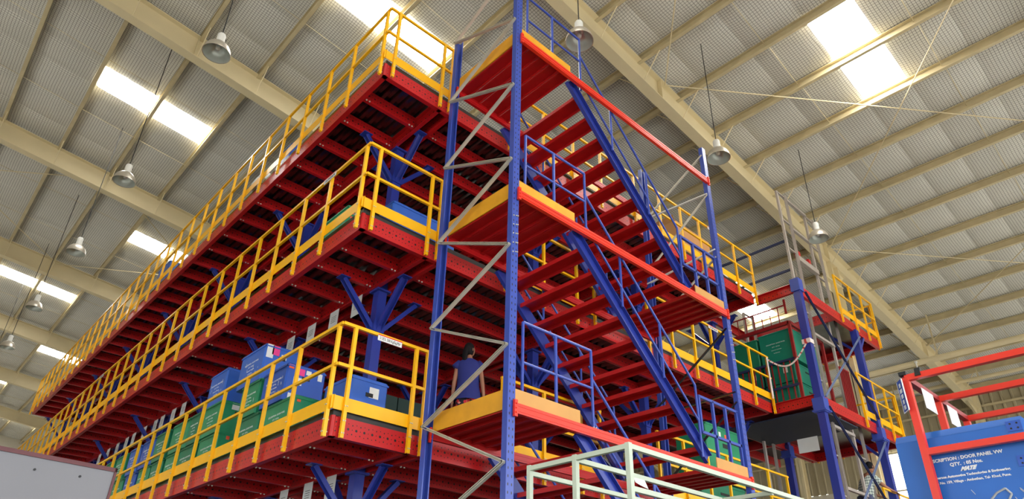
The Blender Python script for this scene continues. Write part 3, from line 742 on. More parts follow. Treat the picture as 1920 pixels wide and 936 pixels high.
# dark stacks added to block bounced light, inside the lowest deck and below
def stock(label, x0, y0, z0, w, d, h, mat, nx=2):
    t = thing('added_shade_stack', label, 'crates', (x0, y0, z0), 0, 'added crate stacks blocking bounced light in the mezzanine')
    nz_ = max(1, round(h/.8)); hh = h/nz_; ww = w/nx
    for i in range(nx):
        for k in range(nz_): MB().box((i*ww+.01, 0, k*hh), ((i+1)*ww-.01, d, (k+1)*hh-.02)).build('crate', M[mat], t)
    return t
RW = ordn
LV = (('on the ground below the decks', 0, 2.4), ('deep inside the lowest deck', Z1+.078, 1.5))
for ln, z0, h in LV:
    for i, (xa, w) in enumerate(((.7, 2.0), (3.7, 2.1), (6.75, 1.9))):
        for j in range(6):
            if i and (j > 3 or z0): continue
            stock('added light-blocking crate stack %s, %s bay, %s from front' % (ln, RW[i], RW[j]), xa, 4.6+3.0*j-(0 if z0 else 1.0), z0, w, 1.1, h, ('dull_green', 'dull_navy')[(i+j) % 2])
# hanging paper notices along the inner beam
def paper(label, x, y, z, w, h, face='x', lines=4, tilt=0, mat='notice'):
    t = thing('paper_notice', label, 'paper', (x, y, z), 0, 'paper notices under the decks'); t.rotation_euler = (0, tilt, 0)
    MB().box((0, -w/2, -h), (.003, w/2, 0)).build('sheet', M[mat], t)
    for i in range(lines): MB().box((-.002, -w*.28, -h*.35-i*.03), (-.001, w*.28, -h*.35-i*.03+.007)).build('text_line', M['ink'], t)
ys = [3.05, 3.7, 4.4, 5.1, 9.9, 10.5, 11.2, 11.65, 12.4, 13.2, 13.75, 14.5, 15.3, 16.1]
for i, y in enumerate(ys): paper('white paper notice hanging under the middle tier, %d%s from the corner' % (i+1, {1: 'st', 2: 'nd', 3: 'rd'}.get(i+1, 'th')), -.003, y+.25, Z2-BD, .26, .3, tilt=0)
for i, y in enumerate((3.3, 3.9, 4.6, 5.6)): paper('white paper notice hanging under the lowest deck, %s from the front' % ordn[i], -.003, y, Z1-BD, .24, .32)
# red stillage posts just under the lowest deck
t = thing('stillage', 'red tube stillage standing under the lowest deck by the columns', 'rack', (.25, 3.4, 0))
for y in (0, .8, 1.6, 2.4): MB().box((0, y, 0), (.05, y+.05, 3.3)).build('post', M['red'], t)
MB().box((0, 0, 3.0), (.05, 2.45, 3.05)).build('rail', M['red'], t)

# ------------------------------------------------------------------ goods lift
t = thing('goods_lift_tower', 'blue and red steel tower of the goods lift at the right end of the mezzanine', 'lift', (0, 0, 0))
AX, BX, FY, BY = 9.16, 12.0, .72, 2.9
for (x, y, zt) in ((AX, FY, 9.0), (BX, FY, 8.72), (BX, BY, 8.7)):
    MB().box((x-.075, y-.075, 0), (x+.075, y+.075, zt)).build('post', M['stringer_blue'], t)
    for z in (Z2-.3, Z1-.3): MB().box((x-.115, y-.115, z-.1), (x+.115, y+.115, z+.2)).box((x-.14, y-.14, z-.08), (x+.14, y+.14, z-.05)).build('collar', M['blue'], t)
for i in range(4):
    yy = BY+.05+i*.85; MB().channel((AX+.15, yy, Z2-.12), (13.4, yy, Z2-.12), .2, .06, .008, side=-1, wide=.17).build('beam', [M['red'], M['red_holes']], t)
MB().channel((11.3, BY, Z2-.13), (11.3, 5.6, Z2-.13), .22, .06, .008, side=1).build('beam', M['red'], t)
MB().box((AX+.1, BY+.02, Z2-.01), (13.4, 5.6, Z2+.01)).build('floor_plate', M['deck_edge'], t)
MB().box((BX-.07, 5.4, 0), (BX+.07, 5.54, Z2-.24)).build('post', M['stringer_blue'], t)
MB().bar((AX+.1, 5.47, 4.9), (BX, 5.47, 4.9), .06, .12).build('tie_beam', M['navy'], t)
MB().box((AX-.1, FY-.1, 8.72), (AX+.1, FY+.1, 9.02)).build('collar', M['blue'], t)
for z, nm in ((Z1, 'l'), (Z2, 'm'), (Z3, 't')):
    MB().channel((AX+.06, FY-.02, z-.12), (13.5, FY-.02, z-.12), .24, .07, .008, side=-1, wide=.17).build('beam', [M['red'], M['red_holes']], t)
    MB().channel((AX-.02, FY+.05, z-.12), (AX-.02, YN, z-.12), .22, .07, .008, side=-1, wide=.17).build('beam', [M['red'], M['red_holes']], t)
    MB().channel((13.5, FY, z-.12), (13.5, BY+.1, z-.12), .22, .07, .008, side=-1, wide=.17).build('beam', [M['red'], M['red_holes']], t)
    MB().channel((AX, BY, z-.12), (13.5, BY, z-.12), .22, .07, .008, side=1, wide=.17).build('beam', [M['red'], M['red_holes']], t)
    MB().channel((11.0, FY, z-.12), (11.0, BY, z-.12), .22, .07, .008, side=1, wide=.17).build('beam', [M['red'], M['red_holes']], t)
    MB().box((11.0, FY+.02, z-.012), (13.5, BY, z)).build('floor_plate', M['deck'], t)
    if nm != 't': 
        MB().box((AX+.05, FY+.05, z-.3), (11.0, BY-.05, z-.27)).build('car_underside', M['dull_navy'], t) if nm == 'm' else None
    for (x, y, dx, dy) in ((BX, FY, 1, 0), (BX, FY, 0, 1), (AX, FY, 0, 0)):
        if dx or dy: MB().bar((x, y, z-.8), (x+dx*.5, y+dy*.5, z-.26), .06, .06, (dx, dy, 1)).build('knee_brace', M['stringer_blue'], t)
for (xa, za, xb, zb, m) in ((AX+.08, 6.32, BX, 8.52, 'steel_blue'), (AX+.1, 8.72, BX-.1, 6.45, 'navy'), (AX+.1, 6.12, BX-.1, 3.95, 'navy'), (AX+.08, 3.75, BX, 5.95, 'steel_blue'), (AX+.1, 3.5, BX, 1.2, 'navy')):
    yy = FY-.1 if m == 'steel_blue' else FY-.12
    MB().bar((xa, yy, za), (xb, yy, zb), .05, .012, (0, 1, 0)).bar((xa, yy, za), (xb, yy, zb), .012, .05, (0, 1, 0)).build('cross_brace', M[m], t)
MB().box((AX-.06, FY+.04, Z3+.0), (AX+.02, YN+.3, Z3+.02)).build('kick_plate', M['white'], t)
t = thing('lift_mast', 'grey steel ladder-like guide mast rising above the goods lift', 'mast', (0, 0, 0))
mb = None
def ladder(t, x0, x1, y, z0, z1, step, m, w=.05):
    for x in (x0, x1):
        MB().channel((x, y, z0), (x, y, z1), .07, .05, .007, side=1 if x == x0 else -1, up=(1, 0, 0)).build('rail', M[m], t)
    z = z1-.03
    while z > z0:
        MB().box((x0, y-.02, z-.03), (x1, y+.02, z)).build('rung', M[m], t); z -= step
ladder(t, 9.85, 10.2, 1.0, 0, 11.96, .82, 'grey_mast'); ladder(t, 11.3, 11.66, 1.0, 0, 11.9, .9, 'grey_mast')
for z in (11.92, 11.05, 10.25, 8.2, 6.05, 4.75): MB().box((10.2, .97, z-.06), (11.3, 1.03, z)).build('cross_bar', M['grey_mast'], t)
MB().box((10.25, .96, 10.1), (11.3, 1.05, 10.22)).build('cross_bar', M['grey_mast'], t)
for x in (10.35, 10.9): MB().box((x, 1.0, 10.25), (x+.12, 1.1, 10.42)).build('pulley_block', M['red'], t)
MB().tube((10.6, 1.25, 6.3), (10.6, 1.25, 10.1), .022, 8).build('piston_rod', M['lampmetal'], t)
MB().tube((10.5, 1.25, 0), (10.5, 1.25, 6.3), .05, 12).build('cylinder', M['dark_red'], t)
MB().tube((10.85, 1.25, 0), (10.85, 1.25, 10.0), .018, 8).build('piston_rod', M['lampmetal'], t)
for z in (10.55, 9.75): MB().bar((9.93, 1.05, z), (9.93, 6.0, z), .05, .05).build('tie_bar', M['navy'], t)
t = thing('lift_mast', 'second grey guide mast behind the goods lift near the mezzanine end', 'mast', (0, 0, 0))
ladder(t, 10.55, 10.9, 2.72, 0, 9.4, .8, 'grey_mast')
# lift car with red cage
t = thing('lift_car', 'red barred lift car stopped at the middle tier', 'lift', (0, 0, 0))
CX0, CX1, CY0, CY1 = 9.34, 10.9, 1.12, 2.66
MB().box((CX0, CY0, Z2-.06), (CX1, CY1, Z2-.0)).build('car_floor', M['dark_red'], t)
for z in (Z2+.02, 8.18): 
    for a, b in (((CX0, CY0, z), (CX0, CY1, z)), ((CX1, CY0, z), (CX1, CY1, z)), ((CX0, CY0, z), (CX1, CY0, z)), ((CX0, CY1, z), (CX1, CY1, z))): MB().bar(a, b, .06, .08).build('car_frame', M['dark_red'], t)
for x in (CX0, CX1):
    for y in (CY0, CY1): MB().box((x-.03, y-.03, Z2), (x+.03, y+.03, 8.2)).build('car_post', M['dark_red'], t)
for i in range(1, 11): MB().box((CX0-.012, CY0+i*.14-.012, Z2+.05), (CX0+.012, CY0+i*.14+.012, Z2+.98)).build('cage_bar', M['dark_red'], t)
for z in (Z2+.4, Z2+.98): MB().box((CX0-.03, CY0, z-.05), (CX0+.0, CY1, z)).build('cage_rail', M['navy'], t)
for i in range(1, 8): MB().box((CX0-.008, CY0+i*.2-.008, 8.2), (CX0+.008, CY0+i*.2+.008, 8.62)).build('top_bar', M['dark_red'], t)
MB().box((CX0-.012, CY0, 8.6), (CX0+.012, CY1, 8.625)).build('cage_rail', M['dark_red'], t)
MB().box((CX0-.02, CY0, 8.4), (CX0+.02, CY0+.04, 8.75)).build('top_bar', M['dark_red'], t)
for (y0, y1, z0, h, nm) in ((1.2, 1.92, Z2+.02, .48, 'lower front'), (1.96, 2.6, Z2+.02, .48, 'lower rear'), (1.2, 1.92, Z2+.51, .44, 'second layer front'), (1.96, 2.6, Z2+.51, .44, 'second layer rear')):
    crate('teal crate in the lift car, %s' % nm, CX0+.06, y0, y1, z0, h, 'teal', dx=1.2, lines=0, stickers=[('x', .3, .6, .1, .12, 'white')] if 'second' in nm else [])
crate('large teal crate with white lettering on top in the lift car, nearer one', CX0+.1, 1.16, 1.94, Z2+1.0, .74, 'teal', dx=1.2, lines=3)
crate('large dark green crate on top in the lift car, further one', CX0+.1, 1.98, 2.62, Z2+1.0, .7, 'green2', dx=1.2, lines=0)
t = thing('safety_gate', 'small red barred gate on the lift platform of the middle tier', 'gate', (0, 0, 0))
for i in range(6): MB().box((10.75+i*.09, FY+.06, Z2), (10.775+i*.09, FY+.085, Z2+1.05)).build('bar', M['dark_red'], t)
for z in (Z2+.02, Z2+1.05): MB().box((10.75, FY+.055, z), (11.225, FY+.09, z+.03)).build('rail', M['dark_red'], t)
for z, nm in ((Z3, 'top'), (Z2, 'middle'), (Z1, 'lowest')):
    guard_rail('yellow guard rail on the front of the lift platform, %s tier' % nm, (11.25, FY-.07), (13.5, FY-.07), z, [.03, .85, 1.55, 2.22], toe=True)
    guard_rail('yellow guard rail on the right end of the lift platform, %s tier' % nm, (13.56, FY-.02), (13.56, BY), z, [.03, .75, 1.5, 2.15], toe=True)
# tape slung between the rail and the lift post
t = thing('barrier_tape', 'red and white barrier tape slung from the rail end to the blue lift post', 'tape', (0, 0, 0))
mb = MB(); a = Vector((8.98, YN-.08, Z2+.97)); b = Vector((AX-.1, FY-.02, Z2+1.12)); pr = None
for i in range(13):
    f = i/12; p = a.lerp(b, f); p.z -= .34*math.sin(math.pi*f)
    if pr is not None: mb.bar(pr, p, .004, .035)
    pr = p
mb.build('span', M['tape'], t)
MB().box((8.95, YN-.1, Z2+.12), (9.0, YN-.088, Z2+1.0)).box((8.93, YN-.105, Z2+.06), (8.965, YN-.09, Z2+.5)).build('tail', M['tape'], t)
MB().box((AX-.09, FY-.09, Z2+1.1), (AX+.09, FY+.09, Z2+1.2)).build('wrap', M['tape'], t)
t = thing('paper_notice', 'large white sheet hanging under the lift platform of the middle tier', 'paper', (9.8, 1.4, 5.74)); MB().box((-.002, -.22, -.3), (.002, .22, 0)).build('sheet', M['white'], t)

# ------------------------------------------------------------------ foreground
# pale tube frame
t = thing('tube_frame', 'pale green-white steel tube frame standing in the foreground before the tower', 'frame', (0, 0, 0))
zf = 2.71; s_ = .031; X1f = 1.9
def fb(a, b, nm): MB().bar(a, b, s_-(0 if nm == 'post' else .002), s_-(0 if nm == 'post' else .002), (0, 0, 1) if abs(a[2]-b[2]) < .01 else (0, 1, 0)).build(nm, M['pale_green'], t)
for y in (-2.31, -1.90, -1.5):
    fb((-1.15, y, 0), (-1.15, y, zf), 'post')
fb((-1.15, -2.31, zf-.02), (-1.15, -1.5, zf-.02), 'top_tube'); fb((-1.15, -2.31, zf-.02), (X1f, -2.31, zf-.02), 'top_tube')
fb((-1.15, -1.9, zf-.03), (.5, -1.9, zf-.03), 'middle_tube'); fb((.5, -1.9, zf-.03), (.5, -2.31, zf-.03), 'cross_tube')
fb((-1.15, -1.5, zf-.05), (.5, -1.5, zf-.05), 'middle_tube'); fb((.5, -1.9, zf-.03), (.5, -1.5, zf-.03), 'cross_tube')
fb((-1.15, -2.31, zf-.26), (X1f, -2.31, zf-.26), 'lower_tube'); fb((X1f, -2.31, 0), (X1f, -2.31, zf), 'post'); fb((X1f, -1.5, 0), (X1f, -1.5, zf), 'post'); fb((X1f, -2.31, zf-.03), (X1f, -1.5, zf-.03), 'cross_tube')
for z in (.3, 1.4):
    fb((-1.15, -2.31, z), (X1f, -2.31, z), 'shelf_tube'); fb((-1.15, -1.5, z), (X1f, -1.5, z), 'shelf_tube')
t = thing('paper_tag', 'torn white paper tag hanging from the pale tube frame', 'paper', (-.62, -1.93, zf-.05)); m_ = MB(); m_.face([(0, 0, 0), (.12, 0, .0), (.13, -.02, -.06), (.06, -.01, -.045), (.02, 0, -.03)]); m_.face([(0, .002, 0), (.02, .002, -.03), (.06, -.008, -.045), (.13, -.018, -.06), (.12, .002, .0)]); m_.build('sheet', M['white'], t)
t = thing('plastic_bag', 'crumpled white plastic bag at the far end of the pale tube frame', 'bag', (.95, -2.2, zf-.32)); random.seed(5)
m_ = MB(); m_.lathe([(0, 0), (.1, .03), (.13, .12), (.09, .22), (.05, .29), (0, .3)], n=11); m_.v = [(v[0]+.02*math.sin(19*v[2]+5*v[1]*9), v[1]+.02*math.sin(23*v[2]+v[0]*30), v[2]) for v in m_.v]; m_.build('bag_body', M['white'], t)
# grey board lower left
t = thing('notice_board', 'blank grey board with maroon edging in the lower left foreground', 'board', (-3.38, -.73, 0), math.atan2(-.07, -.51))
MB().box((0, -.012, .9), (1.6, .012, 2.405)).build('panel', M['board'], t)
fr_ = MB(); fr_.box((-.012, -.018, 2.4), (1.6, .018, 2.42)); fr_.box((-.012, -.018, .9), (0.0, .018, 2.42)); fr_.box((-.012, -.018, .885), (1.6, .018, .9)); fr_.build('edging', M['maroon'], t)
for x in (.2, 1.3): MB().box((x, -.06, 0), (x+.04, -.02, 2.3)).box((x-.02, -.3, 0), (x+.06, .25, .03)).build('leg', M['maroon'], t)
for x, z in ((.04, 2.2), (.15, 2.35), (.35, 2.345)): MB().tube((x, .012, z), (x, .016, z), .006, 8).tube((x, -.012, z), (x, -.016, z), .006, 8).build('rivet', M['black'], t)
# red stillage with the big blue box
SX, SY, SZ = -.86, -3.74, 2.805
t = thing('stillage', 'tall orange-red tube stillage in the right foreground around the blue box', 'rack', (0, 0, 0))
q = .030
def sb(a, b, nm, m='orange_red'): MB().bar(a, b, q-(0 if nm == 'post' else .002), q-(0 if nm == 'post' else .002), (0, 0, 1) if abs(a[2]-b[2]) < .01 else (0, 1, 0)).build(nm, M[m], t)
for x in (SX, SX+.42, SX+.86):
    for y in (SY, SY-1.1): sb((x, y, 0), (x, y, SZ), 'post')
    sb((x, SY, SZ), (x, SY-1.1, SZ), 'top_rail')
for y in (SY, SY-1.1): sb((SX, y, SZ), (SX+.86, y, SZ), 'side_rail', 'dark_red' if y == SY else 'orange_red')
sb((SX, SY, 2.455), (SX, SY-1.1, 2.455), 'mid_rail'); sb((SX, SY, 1.72), (SX, SY-1.1, 1.72), 'mid_rail'); sb((SX+.86, SY, 1.72), (SX+.86, SY-1.1, 1.72), 'mid_rail')
MB().box((SX, SY-1.1, 1.735), (SX+.86, SY, 1.755)).build('shelf', M['dark_red'], t)
sb((SX, SY, .3), (SX, SY-1.1, .3), 'mid_rail')
MB().box((SX-.02, SY-.012, SZ+.012), (SX+.02, SY+.02, SZ+.03)).build('cap', M['black'], t)
BXX, BY0, BY1, BZ0, BZ1 = SX+.07, -4.115, -3.612, 1.757, 2.56
BXX = SX+.045
t = thing('blue_box', 'large bright blue corrugated plastic box lettered DOOR PANEL in the right foreground', 'box', (BXX, BY1, BZ0))
w = BY1-BY0; h = BZ1-BZ0; d = .34
mb = MB(); mb.box((0, -w, 0), (d, 0, h-.035)); mb.build('body', M['box_blue'], t)
mb = MB(); mb.prism([(-.002, 0), (d, 0), (d, .036), (.03, .036)], (0, -w, h-.036), (0, 0, h-.036), (0, 0, 1)); 
lid = MB(); lid.face([(-.002, 0, h-.036), (.03, 0, h), (.03, -w, h), (-.002, -w, h-.036)][::-1]); lid.face([(.03, 0, h), (d, 0, h), (d, -w, h), (.03, -w, h)][::-1]); lid.face([(-.002, -w, h-.036), (.03, -w, h), (d, -w, h), (d, -w, h-.036)]); lid.face([(-.002, 0, h-.036), (.03, 0, h), (d, 0, h), (d, 0, h-.036)][::-1]); lid.build('folded_rim', M['box_blue'], t)
for zz in (h-.045, h-.19):
    mb = MB(); mb.box((-.004, -w, zz-.022), (0, -w+.055, zz+.022)); mb.build('corner_bracket', M['crate_blue2'], t)
    for a, b in ((.015, .01), (.04, .01), (.015, -.01), (.04, -.01)): MB().tube((-.004, -w+a, zz+b), (-.006, -w+a, zz+b), .004, 8).build('rivet', M['black'], t)
e_ = MB(); e_.box((.02, -w-.003, .02), (d-.02, -w, h-.06)); e_.build('dark_side_opening', M['black'], t)
tx = lambda s, sz, y, z, **k: text(s, sz, M['print'], t, (-.002, y, z), ROT_NX, **k)
LY = lambda px_y: 0
tx('DESCRIPTION : DOOR PANEL VW', .0195, -.258, h-.140, bold=.0007)
tx('QTY.  : 05 Nos.', .0195, -.262, h-.165, bold=.0007)
tx('MATE', .022, -.262, h-.189, shear=.6, bold=.0016)
tx('Motherson Automotive Technologies & Engineering.', .0145, -.262, h-.214, bold=.0005)
tx('Plot No. 159, Village - Ambethan, Tal- Khed, Pune.', .0145, -.262, h-.237, bold=.0004)
rg = MB(); pts = [(-.27, h-.37), (-.34, h-.305), (-.375, h-.29), (-.392, h-.315), (-.35, h-.375), (-.30, h-.395)]
rg.path([(-.003, a, b) for a, b in pts+[pts[0]]], .0045, 6); rg.build('wire_scuff', M['scuff'], t)
random.seed(11)
sc = MB()
for cy, cz, n in ((-.25, h-.375, 34), (-.45, h-.36, 80), (-.09, h-.38, 14)):
    for i in range(n):
        yy = random.gauss(cy, .02); zz = random.gauss(cz, .022); l = random.uniform(.004, .02); a = random.uniform(-.8, .8)
        sc.bar((-.002, yy, zz), (-.002, yy+l*a, zz+l), .002, random.uniform(.001, .004), (1, 0, 0))
o = sc.build('scratches', M['scuff'], t); o['kind'] = 'stuff'
t = thing('hanging_sign', 'small blue sign with white lettering clipped to the corner of the red stillage', 'sign', (SX-.02, SY+.02, SZ-.01), 0); t.rotation_euler = (.0, 0, -.92)
m_ = MB(); m_.box((-.006, -.03, -.15), (-.002, .03, .0)); m_.build('plate', M['blue_sign'], t)
m_ = MB(); m_.box((-.0065, .027, -.15), (-.0015, .0312, 0)); m_.box((-.0065, -.0312, -.15), (-.0015, -.027, 0)); m_.box((-.0065, -.03, -.152), (-.0015, .03, -.148)); m_.build('white_border', M['white'], t)
for i in range(5): text(('EMPTY', 'BOX', 'STORE', 'AREA', 'LINE')[i] if False else ('||||', '||||||', '|||||', '||||', '|||||')[i], .018, M['print'], t, (-.007, 0, -.025-.026*i), ROT_NX, bold=.0012)
t = thing('binder_clip', 'black clip gripping the top rail of the red stillage', 'clip', (SX, SY-.06, SZ+.0)); MB().prism([(-.022, -.012), (.022, -.012), (.006, .03), (-.006, .03)], (0, -.012, .008), (0, .012, .008)).build('clip_body', M['black'], t)
for k, x in enumerate((.2, .55)):
    t = thing('paper_notice', 'white paper hanging from the side rail of the red stillage, %s' % ('nearer one', 'further one')[k], 'paper', (SX+x, SY-.02, SZ-.016)); MB().box((-.075, -.002, -.1), (.075, 0, 0)).build('sheet', M['white'], t)
t = thing('blue_box', 'edge of another bright blue box at the far right of the frame', 'box', (SX+.45, -4.95, 1.757)); MB().box((0, 0, 0), (.34, .62, .93)).build('body', M['box_blue'], t); MB().box((-.01, -.01, .9), (.35, .63, .94)).build('folded_rim', M['box_blue'], t)
# blue pallet-rack posts by the right wall
for k, (x, y) in enumerate(((24.5, 3.0), (24.5, 1.6))):
    t = thing('rack_post', 'dark blue rack post standing before the right wall, %s' % ('left one', 'right one')[k], 'post', (x, y, 0)); MB().box((-.1, -.1, 0), (.1, .1, 9.3)).build('shaft', M['crate_blue2'], t); MB().box((-.15, -.15, 0), (.15, .15, .02)).build('foot', M['crate_blue2'], t)

# ------------------------------------------------------------------ people
def skin_body(name, mat, parent, verts, edges, radii, sub=2, root=0):
    me = bpy.data.meshes.new(name); me.from_pydata(verts, edges, []); o = bpy.data.objects.new(name, me); COL.objects.link(o); o.parent = parent
    m = o.modifiers.new('skin', 'SKIN'); s = o.modifiers.new('sub', 'SUBSURF'); s.levels = sub; s.render_levels = sub
    for i, r in enumerate(radii):
        sv = me.skin_vertices[0].data[i]; sv.radius = (r, r) if not isinstance(r, tuple) else r; sv.use_root = (i == root)
    me.materials.append(mat)
    dg = bpy.context.evaluated_depsgraph_get(); nm = bpy.data.meshes.new_from_object(o.evaluated_get(dg)); o.modifiers.clear(); o.data = nm
    nm.polygons.foreach_set('use_smooth', [True]*len(nm.polygons)); nm.name = name
    return o
def hand(verts, edges, radii, wrist, d, spread, up, curl=.5, s=1.0):
    """palm plus five fingers grown from the wrist vertex index"""
    w = Vector(verts[wrist]); d = Vector(d).normalized(); sp = Vector(spread).normalized(); n = Vector(up).normalized()
    pal = w+d*.045*s; verts.append(tuple(pal)); edges.append((wrist, len(verts)-1)); radii.append((.022*s, .016*s)); pi = len(verts)-1
    for k, (o, l) in enumerate(((-.03, .065), (-.01, .075), (.01, .07), (.028, .055))):
        b = pal+d*.035*s+sp*o*s; verts.append(tuple(b)); edges.append((pi, len(verts)-1)); radii.append(.0085*s)
        m = b+d*l*.5*s+n*.02*curl*s; verts.append(tuple(m)); edges.append((len(verts)-2, len(verts)-1)); radii.append(.0078*s)
        e = m+d*l*.35*s+n*.04*curl*s; verts.append(tuple(e)); edges.append((len(verts)-2, len(verts)-1)); radii.append(.006*s)
    b = w+d*.03*s-sp*.03*s; verts.append(tuple(b)); edges.append((wrist, len(verts)-1)); radii.append(.01*s)
    e = b+d*.045*s-sp*.02*s+n*.01*s; verts.append(tuple(e)); edges.append((len(verts)-2, len(verts)-1)); radii.append(.008*s)
def loft(rings, n=20):
    """rings = (cx, cy, z, rx, ry)"""
    mb = MB(); R = [[(cx+rx*math.cos(2*math.pi*i/n), cy+ry*math.sin(2*math.pi*i/n), z) for i in range(n)] for cx, cy, z, rx, ry in rings]
    for a, b in zip(R, R[1:]):
        for i in range(n): j = (i+1) % n; mb.face([a[i], a[j], b[j], b[i]])
    return mb
def head(parent, c, yaw, hair_mat, long_hair, s=1.0):
    """head with face features; c = centre, local +Y is the facing direction"""
    h = thing('x', 'x y z w', 'x'); bpy.data.objects.remove(h)
    e = bpy.data.objects.new('head', None)
    import bmesh
    bm = bmesh.new(); bmesh.ops.create_uvsphere(bm, u_segments=24, v_segments=18, radius=1)
    for v in bm.verts:
        x, y, z = v.co
        k = 1-.28*max(0, -z)**1.5                      # narrower jaw
        v.co = Vector((x*.075*k, y*.095*(1-.12*max(0, -z))+(.008 if z < 0 else 0), z*.115))
        if y > .9 and -.25 < z < .1: v.co.y += .014*(1-abs(x)*6) if abs(x) < .16 else 0
        if y > .75 and -.62 < z < -.45 and abs(x) < .4: v.co.y += .005
        if y > .7 and .02 < z < .2 and .2 < abs(x) < .5: v.co.y -= .008
    me = bpy.data.meshes.new('head'); bm.to_mesh(me); bm.free(); me.materials.append(M['skin']); me.polygons.foreach_set('use_smooth', [True]*len(me.polygons))
    o = inst(me, 'head', parent, c, (0, 0, yaw)); o.scale = (s, s, s)
    for sx in (-1, 1): MB().lathe([(0, .006), (.008, .004), (.011, 0), (.008, -.004), (0, -.006)], (sx*.028, .087, .012), n=8).build('eye', M['black'], o, smooth=True)
    for sx in (-1, 1): MB().lathe([(0, .03), (.012, .022), (.014, 0), (.009, -.022), (0, -.03)], (sx*.075, -.005, -.005), n=8).build('ear', M['skin'], o, smooth=True)
    MB().bar((-.02, .088, -.05), (.02, .088, -.05), .006, .007).build('mouth', M['dark_red'], o)
    bm = bmesh.new(); bmesh.ops.create_uvsphere(bm, u_segments=24, v_segments=16, radius=1)
    for v in bm.verts:
        x, y, z = v.co
        if y > .35 and z < .5: y = .35+(y-.35)*.1
        if z < -.35: z = -.35+(z+.35)*(.9 if long_hair else .2)
        v.co = Vector((x*.084, y*.103-.008, z*.121+.008))
    me = bpy.data.meshes.new('hair'); bm.to_mesh(me); bm.free(); me.materials.append(hair_mat); me.polygons.foreach_set('use_smooth', [True]*len(me.polygons))
    ho = inst(me, 'hair', o)
    if long_hair:
        pt = loft([(0, -.085, .03, .05, .03), (0, -.1, -.04, .06, .035), (0, -.11, -.12, .058, .035), (0, -.11, -.2, .045, .03), (0, -.105, -.28, .028, .02), (0, -.1, -.33, .008, .006)], 14)
        pt.build('ponytail', hair_mat, o, smooth=True)
    return o
WXp, WYp, WZ = 1.08, 1.98, Z1+.078
wy = -.72                                           # facing away, slightly to the right
t = thing('person', 'woman in a blue sleeveless tunic and red floral trousers walking away on the lowest deck', 'person', (WXp, WYp, WZ), wy)
V = [(0, 0, .86), (0, 0, 1.0), (0, 0, 1.16), (0, 0, 1.27), (0, .0, 1.36), (0, .01, 1.44),
     (-.1, 0, .83), (-.1, .02, .46), (-.1, .0, .09), (-.1, .12, .035), (.1, 0, .83), (.1, -.04, .46), (.1, -.1, .1), (.1, .0, .035),
     (-.1, 0, 1.27), (-.175, -.01, 1.22), (-.215, -.03, .95), (-.23, .02, .66), (.1, 0, 1.27), (.175, -.01, 1.22), (.225, -.04, .95), (.26, -.02, .66)]
E = [(0, 1), (1, 2), (2, 3), (3, 4), (4, 5), (0, 6), (6, 7), (7, 8), (8, 9), (0, 10), (10, 11), (11, 12), (12, 13), (3, 14), (14, 15), (15, 16), (16, 17), (3, 18), (18, 19), (19, 20), (20, 21)]
Rr = [.12, .1, .11, .09, .045, .045, .085, .055, .035, .03, .085, .055, .035, .03, .06, .043, .034, .024, .06, .043, .034, .024]
hand(V, E, Rr, 17, (0, .1, -1), (0, 1, 0), (1, 0, 0), .5, .85); hand(V, E, Rr, 21, (.05, .1, -1), (0, 1, 0), (-1, 0, 0), .5, .85)
skin_body('body', M['skin'], t, V, E, Rr)
loft([(0, 0, .70, .212, .166), (0, 0, .712, .216, .168), (0, 0, .80, .203, .158), (0, 0, .93, .172, .135), (0, 0, 1.06, .17, .13), (0, 0, 1.18, .185, .13), (0, 0, 1.26, .19, .115), (0, 0, 1.31, .15, .095), (0, 0, 1.345, .08, .07)], 26).build('tunic', M['tunic'], t, smooth=True)
for s in (-1, 1): MB().tube((s*.13, 0, 1.285), (s*.215, -.005, 1.2), .062, 14, .066).build('sleeve', M['tunic'], t, smooth=True)
tr = MB()
for s in (-1, 1):
    sub = loft([(s*.085, 0, .12, .085, .09), (s*.09, 0, .2, .1, .1), (s*.09, 0, .45, .11, .12), (s*.085, 0, .6, .108, .125), (s*.07, 0, .72, .1, .12), (s*.05, 0, .86, .08, .1)], 18); tr.v, base = tr.v+sub.v, len(tr.v)
    tr.f += [tuple(i+base for i in f) for f in sub.f]; tr.uv += sub.uv; tr.mi += sub.mi
tr.build('trousers', M['floral'], t, smooth=True)
head(t, (0, .015, 1.5-.0), -.75, M['hair'], True, .93); t.scale = (.86, .88, .915)
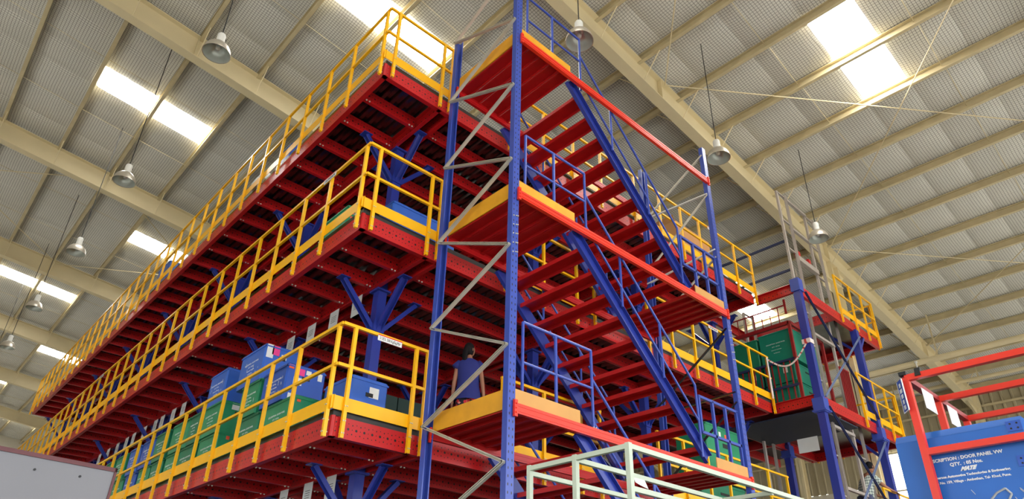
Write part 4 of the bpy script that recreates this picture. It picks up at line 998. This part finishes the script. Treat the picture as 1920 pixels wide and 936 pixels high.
bg_ = MB(); bg_.lathe([(.026, -.006), (.03, 0), (.026, .006), (.022, 0), (.026, -.006)], (.255, -.02, .68), n=12); bg_.build('bangle', M['maroon'], t)
# man leaning on the lowest lift-platform rail
t = thing('person', 'man in a grey checked short-sleeved shirt leaning on the yellow rail of the lift platform', 'person', (11.45, 1.1, Z1+.0), -2.2)
V = [(0, 0, .95), (0, .04, 1.1), (0, .1, 1.25), (0, .15, 1.36), (0, .2, 1.44), (0, .23, 1.5),
     (-.1, 0, .92), (-.12, .02, .5), (-.12, -.05, .09), (-.12, .08, .04), (.1, 0, .92), (.12, .05, .5), (.12, .02, .09), (.12, .15, .04),
     (-.1, .15, 1.37), (-.19, .16, 1.32), (-.26, .3, 1.1), (-.2, .5, 1.0), (.1, .15, 1.37), (.19, .16, 1.32), (.27, .3, 1.12), (.24, .52, 1.02)]
Rr = [.13, .12, .13, .1, .05, .05, .09, .06, .04, .035, .09, .06, .04, .035, .07, .05, .04, .028, .07, .05, .04, .028]
E = E[:21]
hand(V, E, Rr, 17, (.2, 1, -.2), (1, 0, 0), (0, 0, -1), .9, .95); hand(V, E, Rr, 21, (-.2, 1, -.2), (-1, 0, 0), (0, 0, -1), .9, .95)
skin_body('body', M['skin'], t, V, E, Rr)
loft([(0, .0, .84, .185, .14), (0, .01, .86, .19, .145), (0, .03, 1.0, .18, .14), (0, .07, 1.15, .19, .145), (0, .12, 1.28, .205, .14), (0, .15, 1.36, .19, .115), (0, .17, 1.42, .1, .08)], 26).build('shirt', M['check'], t, smooth=True)
for s in (-1, 1): MB().tube((s*.15, .15, 1.36), (s*.24, .25, 1.18), .07, 14, .075).build('sleeve', M['check'], t, smooth=True)
tr = MB()
for s in (-1, 1):
    sub = loft([(s*.11, .02, .06, .08, .09), (s*.11, .02, .5, .09, .1), (s*.08, 0, .8, .12, .13), (s*.05, 0, .95, .14, .14)], 18); base = len(tr.v); tr.v = tr.v+sub.v
    tr.f += [tuple(i+base for i in f) for f in sub.f]; tr.uv += sub.uv; tr.mi += sub.mi
tr.build('trousers', M['navy'], t, smooth=True)
head(t, (0, .26, 1.58), .2, M['hair'], False, 1.0)
